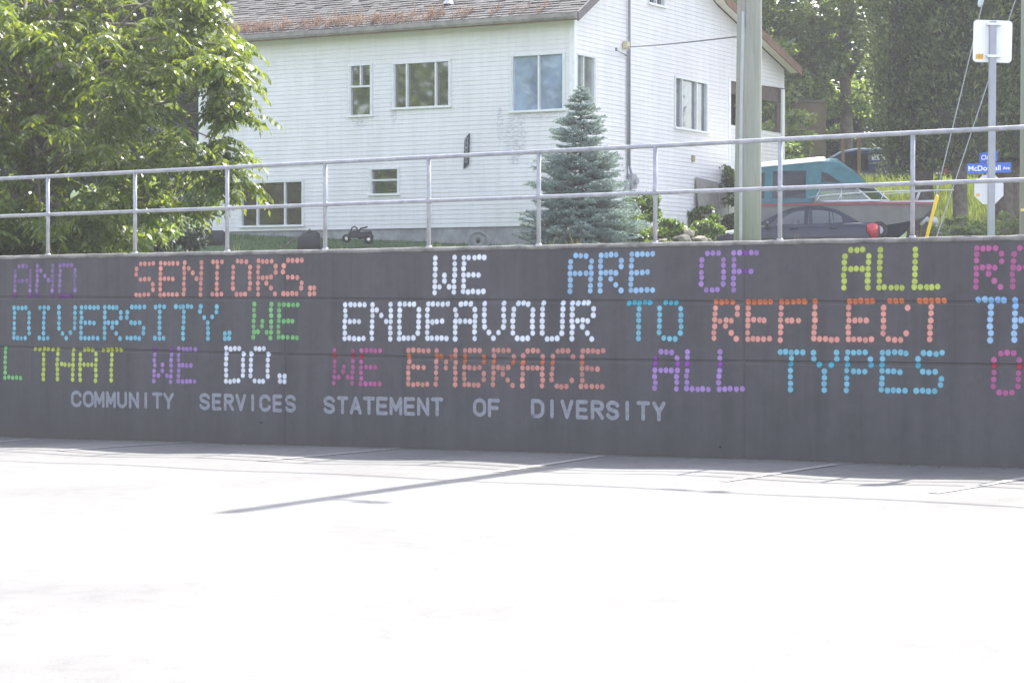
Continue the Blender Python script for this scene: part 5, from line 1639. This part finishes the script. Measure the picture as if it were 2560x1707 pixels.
BLUE = plain("blade_blue", (.03, .12, .52), .4, .06, 4)
TXT = plain("blade_white", (.80, .80, .80), .5, .05)
def text_mesh(name, body, parent, place, height, width, mat, org):
    cu = bpy.data.curves.new("txt", 'FONT'); cu.body = body; cu.size = 1; cu.offset = .018; cu.resolution_u = 3
    to = bpy.data.objects.new("txt", cu); COL.objects.link(to)
    bpy.context.view_layer.update()
    dg = bpy.context.evaluated_depsgraph_get()
    me = bpy.data.meshes.new_from_object(to.evaluated_get(dg))
    bpy.data.objects.remove(to); bpy.data.curves.remove(cu)
    me.name = name
    co = np.array([v.co[:] for v in me.vertices]); mn, mx_ = co.min(0), co.max(0)
    for v in me.vertices:
        p = place((v.co.x - mn[0]) / (mx_[0] - mn[0]) * width, (v.co.y) * height)
        v.co = p - Vector(org)
    return link(name, me, mat, parent)
def blade(px0, px1, py0, py1, ang, texts, tiltpx=0):
    xm, ym = (px0 + px1) / 2, (py0 + py1) / 2
    cn = U(xm, ym, YO)
    hh = (py1 - py0) / 2 * YO / 5689
    hwid = (px1 - px0) / 2 * YO / 5689 / math.cos(ang)
    M = Matrix.Translation(cn - Vector((0, .05, 0))) @ Matrix.Rotation(-ang, 4, 'Z') @ Matrix.Rotation(R(tiltpx), 4, 'Y')
    mb = MB(s2.location)
    mb.fill([rrect(-hwid, hwid, -hh, hh, .012, 3)], lambda x, z, d: M @ Vector((x, d, z)), .006)
    bl = mb.build("street_name_blade", BLUE, s2)
    for (tx, f0, f1, hsc, zb) in texts:
        text_mesh("blade_lettering", tx, bl, lambda x, z: M @ Vector((-hwid + 2 * hwid * f0 + x, -.004, zb * hh + z)), hh * hsc, 2 * hwid * (f1 - f0), TXT, s2.location)
blade(2417.5, 2525, 408, 433, R(8), [("McDougall", .035, .76, 1.45, -.50), ("Ave", .81, .965, .95, -.42)], -1.4)
blade(2453.5, 2486, 381, 405.5, R(60), [("Clark", .10, .86, 1.35, -.45)], -1.5)
mb = MB(s2.location); q = U(2473, 407, YO); mb.box(q.x - .05, q.x + .05, YO - .05, YO + .03, q.z - .025, q.z + .025); mb.build("bracket", plain("bracket_grey", (.5, .5, .5), .5), s2)

# ------------------------------------------------------------------ small things in the yard
def at(px, py, Y): return U(px, py, Y)
# two dark heaps with a plank before the foundation
for (x0, x1, y0, y1, Y, lab) in ((500, 567, 575, 612, 54.5, "dark tarp-covered heap at the left end of the foundation"), (745, 802, 576, 612, 52.6, "dark tarp-covered heap with a plank leaning on it")):
    c_ = at((x0 + x1) / 2, y1, Y); w_ = (x1 - x0) / 2 * Y / 5689; h_ = (y1 - y0) * Y / 5689
    zg_ = terr(c_.x, c_.y) - .05; h_ = c_.z + h_ - zg_
    e = empty("tarp_heap", (c_.x, c_.y, zg_), lab, "heap")
    mb = MB(); rg = random.Random(int(x0)); rings = []
    for f_, hh_ in ((0, .02), (.06, .75), (.25, .97), (.5, 1.0), (.8, .98), (.95, .9), (1.0, .05)):
        rings.append([Vector((-w_ + 2 * w_ * f_ + rg.uniform(-.02, .02), y, z * hh_ * h_ + rg.uniform(-.02, .02))) for (y, z) in ((-.28, 0), (-.26, .6), (-.14, .95), (.1, 1.0), (.26, .7), (.28, 0))])
    mb.loft(rings); mb.build("tarp", plain("dark_tarp", (.028, .027, .03), .7, .35, 4, bmp=.6, bscale=6), e, True)
    mb = MB(); mb.tube([(-w_ - .38, -.2, .12), (-w_ + .30, -.12, h_ + .02)], .025, 5); mb.build("plank", plain("old_plank", (.16, .14, .11), .9, .3), e)
# garden cart with curved handles
Y = 53.0; c_ = at(897, 606, Y); k = Y / 5689
gc = empty("garden_cart", (c_.x, c_.y, terr(c_.x, c_.y)), "black metal garden cart with curved handles and two wheels by the foundation", "cart")
def gpt(px, py, dy=0): 
    q = at(px, py, Y); return Vector((q.x, q.y + dy, q.z)) - gc.location
mb = MB()
mb.tube([gpt(870, 600), gpt(873, 585), gpt(884, 580), gpt(905, 584), gpt(925, 580), gpt(932, 594)], .035, 8)
mb.tube([gpt(874, 584), gpt(880, 570), gpt(886, 566), gpt(892, 570), gpt(894, 582)], .018, 6)
mb.tube([gpt(896, 580), gpt(902, 571), gpt(912, 569), gpt(919, 567)], .02, 6)
mb.tube([gpt(884, 585), gpt(900, 596), gpt(915, 592), gpt(928, 578)], .03, 6)
mb.build("frame", BLACK, gc, True)
mb = MB(); mb.box(gpt(876, 590).x, gpt(924, 590).x, -.18, .18, gpt(880, 594).z, gpt(880, 581).z); mb.build("tray", plain("cart_tray", (.03, .03, .035), .6, .3, 6), gc)
for (x, y, r_) in ((868, 597, .10), (923, 599, .11)):
    for dy in (-.2,):
        cc = gpt(x, y, dy); mb = MB(); rings = []
        for q in np.linspace(0, 2 * math.pi, 21):
            rings.append([cc + Vector((math.cos(q) * a_, b_, math.sin(q) * a_)) for (a_, b_) in ((r_ * .55, -.03), (r_, -.03), (r_, .03), (r_ * .55, .03))])
        mb.loft(rings, closed=False); wh = mb.build("wheel", RUBBER, gc, True)
        mb = MB(); mb.tube([cc + Vector((0, -.05, 0)), cc + Vector((0, .05, 0))], .035, 8); mb.build("hub", CHROME, wh)
# round grey disc
Y = 52.0; c_ = at(1195, 606, Y)
gd = empty("millstone", (c_.x, c_.y, terr(c_.x, c_.y)), "round grey stone wheel leaning against the foundation left of the spruce", "millstone")
mb = MB(); r_ = 27 * Y / 5689; rings = []
zc_ = c_.z - gd.location.z + .02
for q in np.linspace(0, 2 * math.pi, 41):
    rings.append([Vector((math.cos(q) * a_, b_, zc_ + math.sin(q) * a_)) for (a_, b_) in ((.045, .10), (.045, .0), (r_ * .55, -.01), (r_ * .62, .02), (r_ * .80, .02), (r_ * .85, -.015), (r_ * .97, -.01), (r_, .03), (r_, .10))])
mb.loft(rings, closed=False); mb.build("disc", plain("grey_stone", (.24, .25, .25), .9, .25, 5, bmp=.4), gd, True)
mb = MB(); mb.tube([(0, .05, zc_ - .0), (0, .09, zc_ - .0)], .05, 10); mb.build("hub", BLACK, gd)
# stones left of the sedan
STONE = plain("field_stone", (.15, .135, .11), .9, .3, 4, bmp=.6, bscale=9)
rg = random.Random(5)
stl = [(1705, 596, .20, "squared grey stone beside the spruce, leftmost of the rubble"), (1722, 577, .13, "flat pale slab tipped on the rubble"), (1748, 598, .20, "rough stone in the middle of the rubble left of the sedan"), (1768, 600, .15, "small rough stone nearest the sedan headlight"), (1735, 604, .16, "low stone at the front of the rubble by the coping"), (1655, 602, .17, "rough stone under the right side of the spruce")]
for i, (x, y, r_, lab) in enumerate(stl):
    r_ *= .78
    c_ = at(x, y, 47.5 + .2 * i); zg_ = terr(c_.x, c_.y)
    bm = bmesh.new(); bmesh.ops.create_icosphere(bm, subdivisions=2, radius=1)
    for v in bm.verts:
        k = 1 + rg.uniform(-.14, .14); v.co = Vector((max(-.8, min(.8, v.co.x)) * r_ * 1.4 * k, v.co.y * r_ * k, max(-.62, min(.62, v.co.z)) * r_ * 1.1 * k))
    me = bpy.data.meshes.new("stone"); bm.to_mesh(me); bm.free()
    o_ = link("stone", me, STONE if i != 1 else plain("pale_stone", (.38, .33, .27), .9, .2), None)
    o_.location = (c_.x, c_.y, max(zg_ + r_ * .3, c_.z - .05)); o_.rotation_euler = (rg.uniform(-.3, .3), rg.uniform(-.3, .3), rg.uniform(0, 3))
    tag(o_, lab, "stone", "stones of the rubble by the spruce")
# wooden stakes on the crest
for (x, lab) in ((2107.5, "left of two thin wooden stakes before the dark van"), (2148, "right of two thin wooden stakes before the dark van")):
    a = at(x, 335, 65.6); zg_ = terr(a.x, a.y)
    mb = MB((a.x, a.y, zg_)); mb.box(a.x - .045, a.x + .045, a.y - .03, a.y + .03, zg_ - .1, a.z)
    o_ = mb.build("wooden_stake", plain("stake_wood", (.24, .16, .09), .8, .2, 6)); o_.location = (a.x, a.y, zg_)
    tag(o_, lab, "stake", "wooden stakes on the slope")
# brown shed in the wood
a = at(2026, 290, 72.5); zg_ = terr(a.x, a.y)
sh = empty("shed", (a.x, a.y, zg_), "brown shed half hidden in the shade of the trees behind the van", "shed")
mb = MB(); hs_ = a.z - zg_ + .45; mb.box(-.5, .5, 0, 1.4, -.3, hs_); mb.build("wall", plain("shed_brown", (.13, .10, .055), .9, .2, 3), sh)
mb = MB(); mb.add([(-.52, -.03, hs_ - .02), (.52, -.03, hs_ - .02), (.52, .7, hs_ + .12), (-.52, .7, hs_ + .12), (.52, 1.43, hs_ - .02), (-.52, 1.43, hs_ - .02)], [(0, 1, 2, 3), (3, 2, 4, 5)]); mb.build("roof", plain("shed_roof_brown", (.10, .08, .05), .9, .2, 3), sh)
# stray weeds with yellow heads along the coping
rng = np.random.default_rng(91); pts = []
for (x, n_) in ((120, 2), (570, 3), (1072, 5), (1110, 2), (1260, 4), (1345, 5), (1400, 5), (1440, 4), (1480, 3), (1640, 3), (1960, 2), (2280, 5), (835, 2), (1560, 3)):
    for k in range(n_):
        S = rpl(x + rng.normal(0, 10), 600)[0]; pts.append(wpt(S, ztop(S) - .02, -.30 + rng.normal(0, .03)))
p = np.array(pts); n = len(p)
d = rng.normal(0, .28, (n, 3)); d[:, 2] = 1; d = unit(d); h = rng.uniform(.03, .16, n)[:, None]; h[rng.random(n) < .08] = .22
s_ = np.array(WD)[None, :] * .002
v1 = np.stack([p - s_, p + s_, p + d * h], 1).reshape(-1, 3)
hd = p + d * h; hs_ = np.where(rng.random((n, 1)) < .3, .010, .003); e1 = unit(rng.normal(0, 1, (n, 3))) * hs_; e2 = unit(np.cross(e1, rng.normal(0, 1, (n, 3)))) * hs_
v2 = np.stack([hd - e1, hd + e1, hd + e2], 1).reshape(-1, 3)
v_ = np.concatenate([v1, v2])
tag(np_mesh("coping_weeds", v_, np.arange(len(v_)).reshape(-1, 3), leafmat("coping_weed", (.14, .17, .05), (.42, .36, .10), .3)), "sparse weeds and small yellow flowers along the back of the coping", "weeds", kind="stuff")

# ------------------------------------------------------------------ lens glare veil
mb = MB(); mb.box(-80, 85, -6, 112, -3, 30)  # added air volume, imitates lens glare that lifts the dark tones
m = bpy.data.materials.new("glare_veil"); m.use_nodes = True; t = m.node_tree
t.nodes.remove(t.nodes["Principled BSDF"])
pv = t.nodes.new("ShaderNodeVolumePrincipled")
pv.inputs["Color"].default_value = (.96, .95, .97, 1); pv.inputs["Density"].default_value = VEIL_DENSITY; pv.inputs["Anisotropy"].default_value = 0.0
t.links.new(pv.outputs[0], t.nodes["Material Output"].inputs["Volume"])
tag(mb.build("glare_veil", m), kind="stuff")
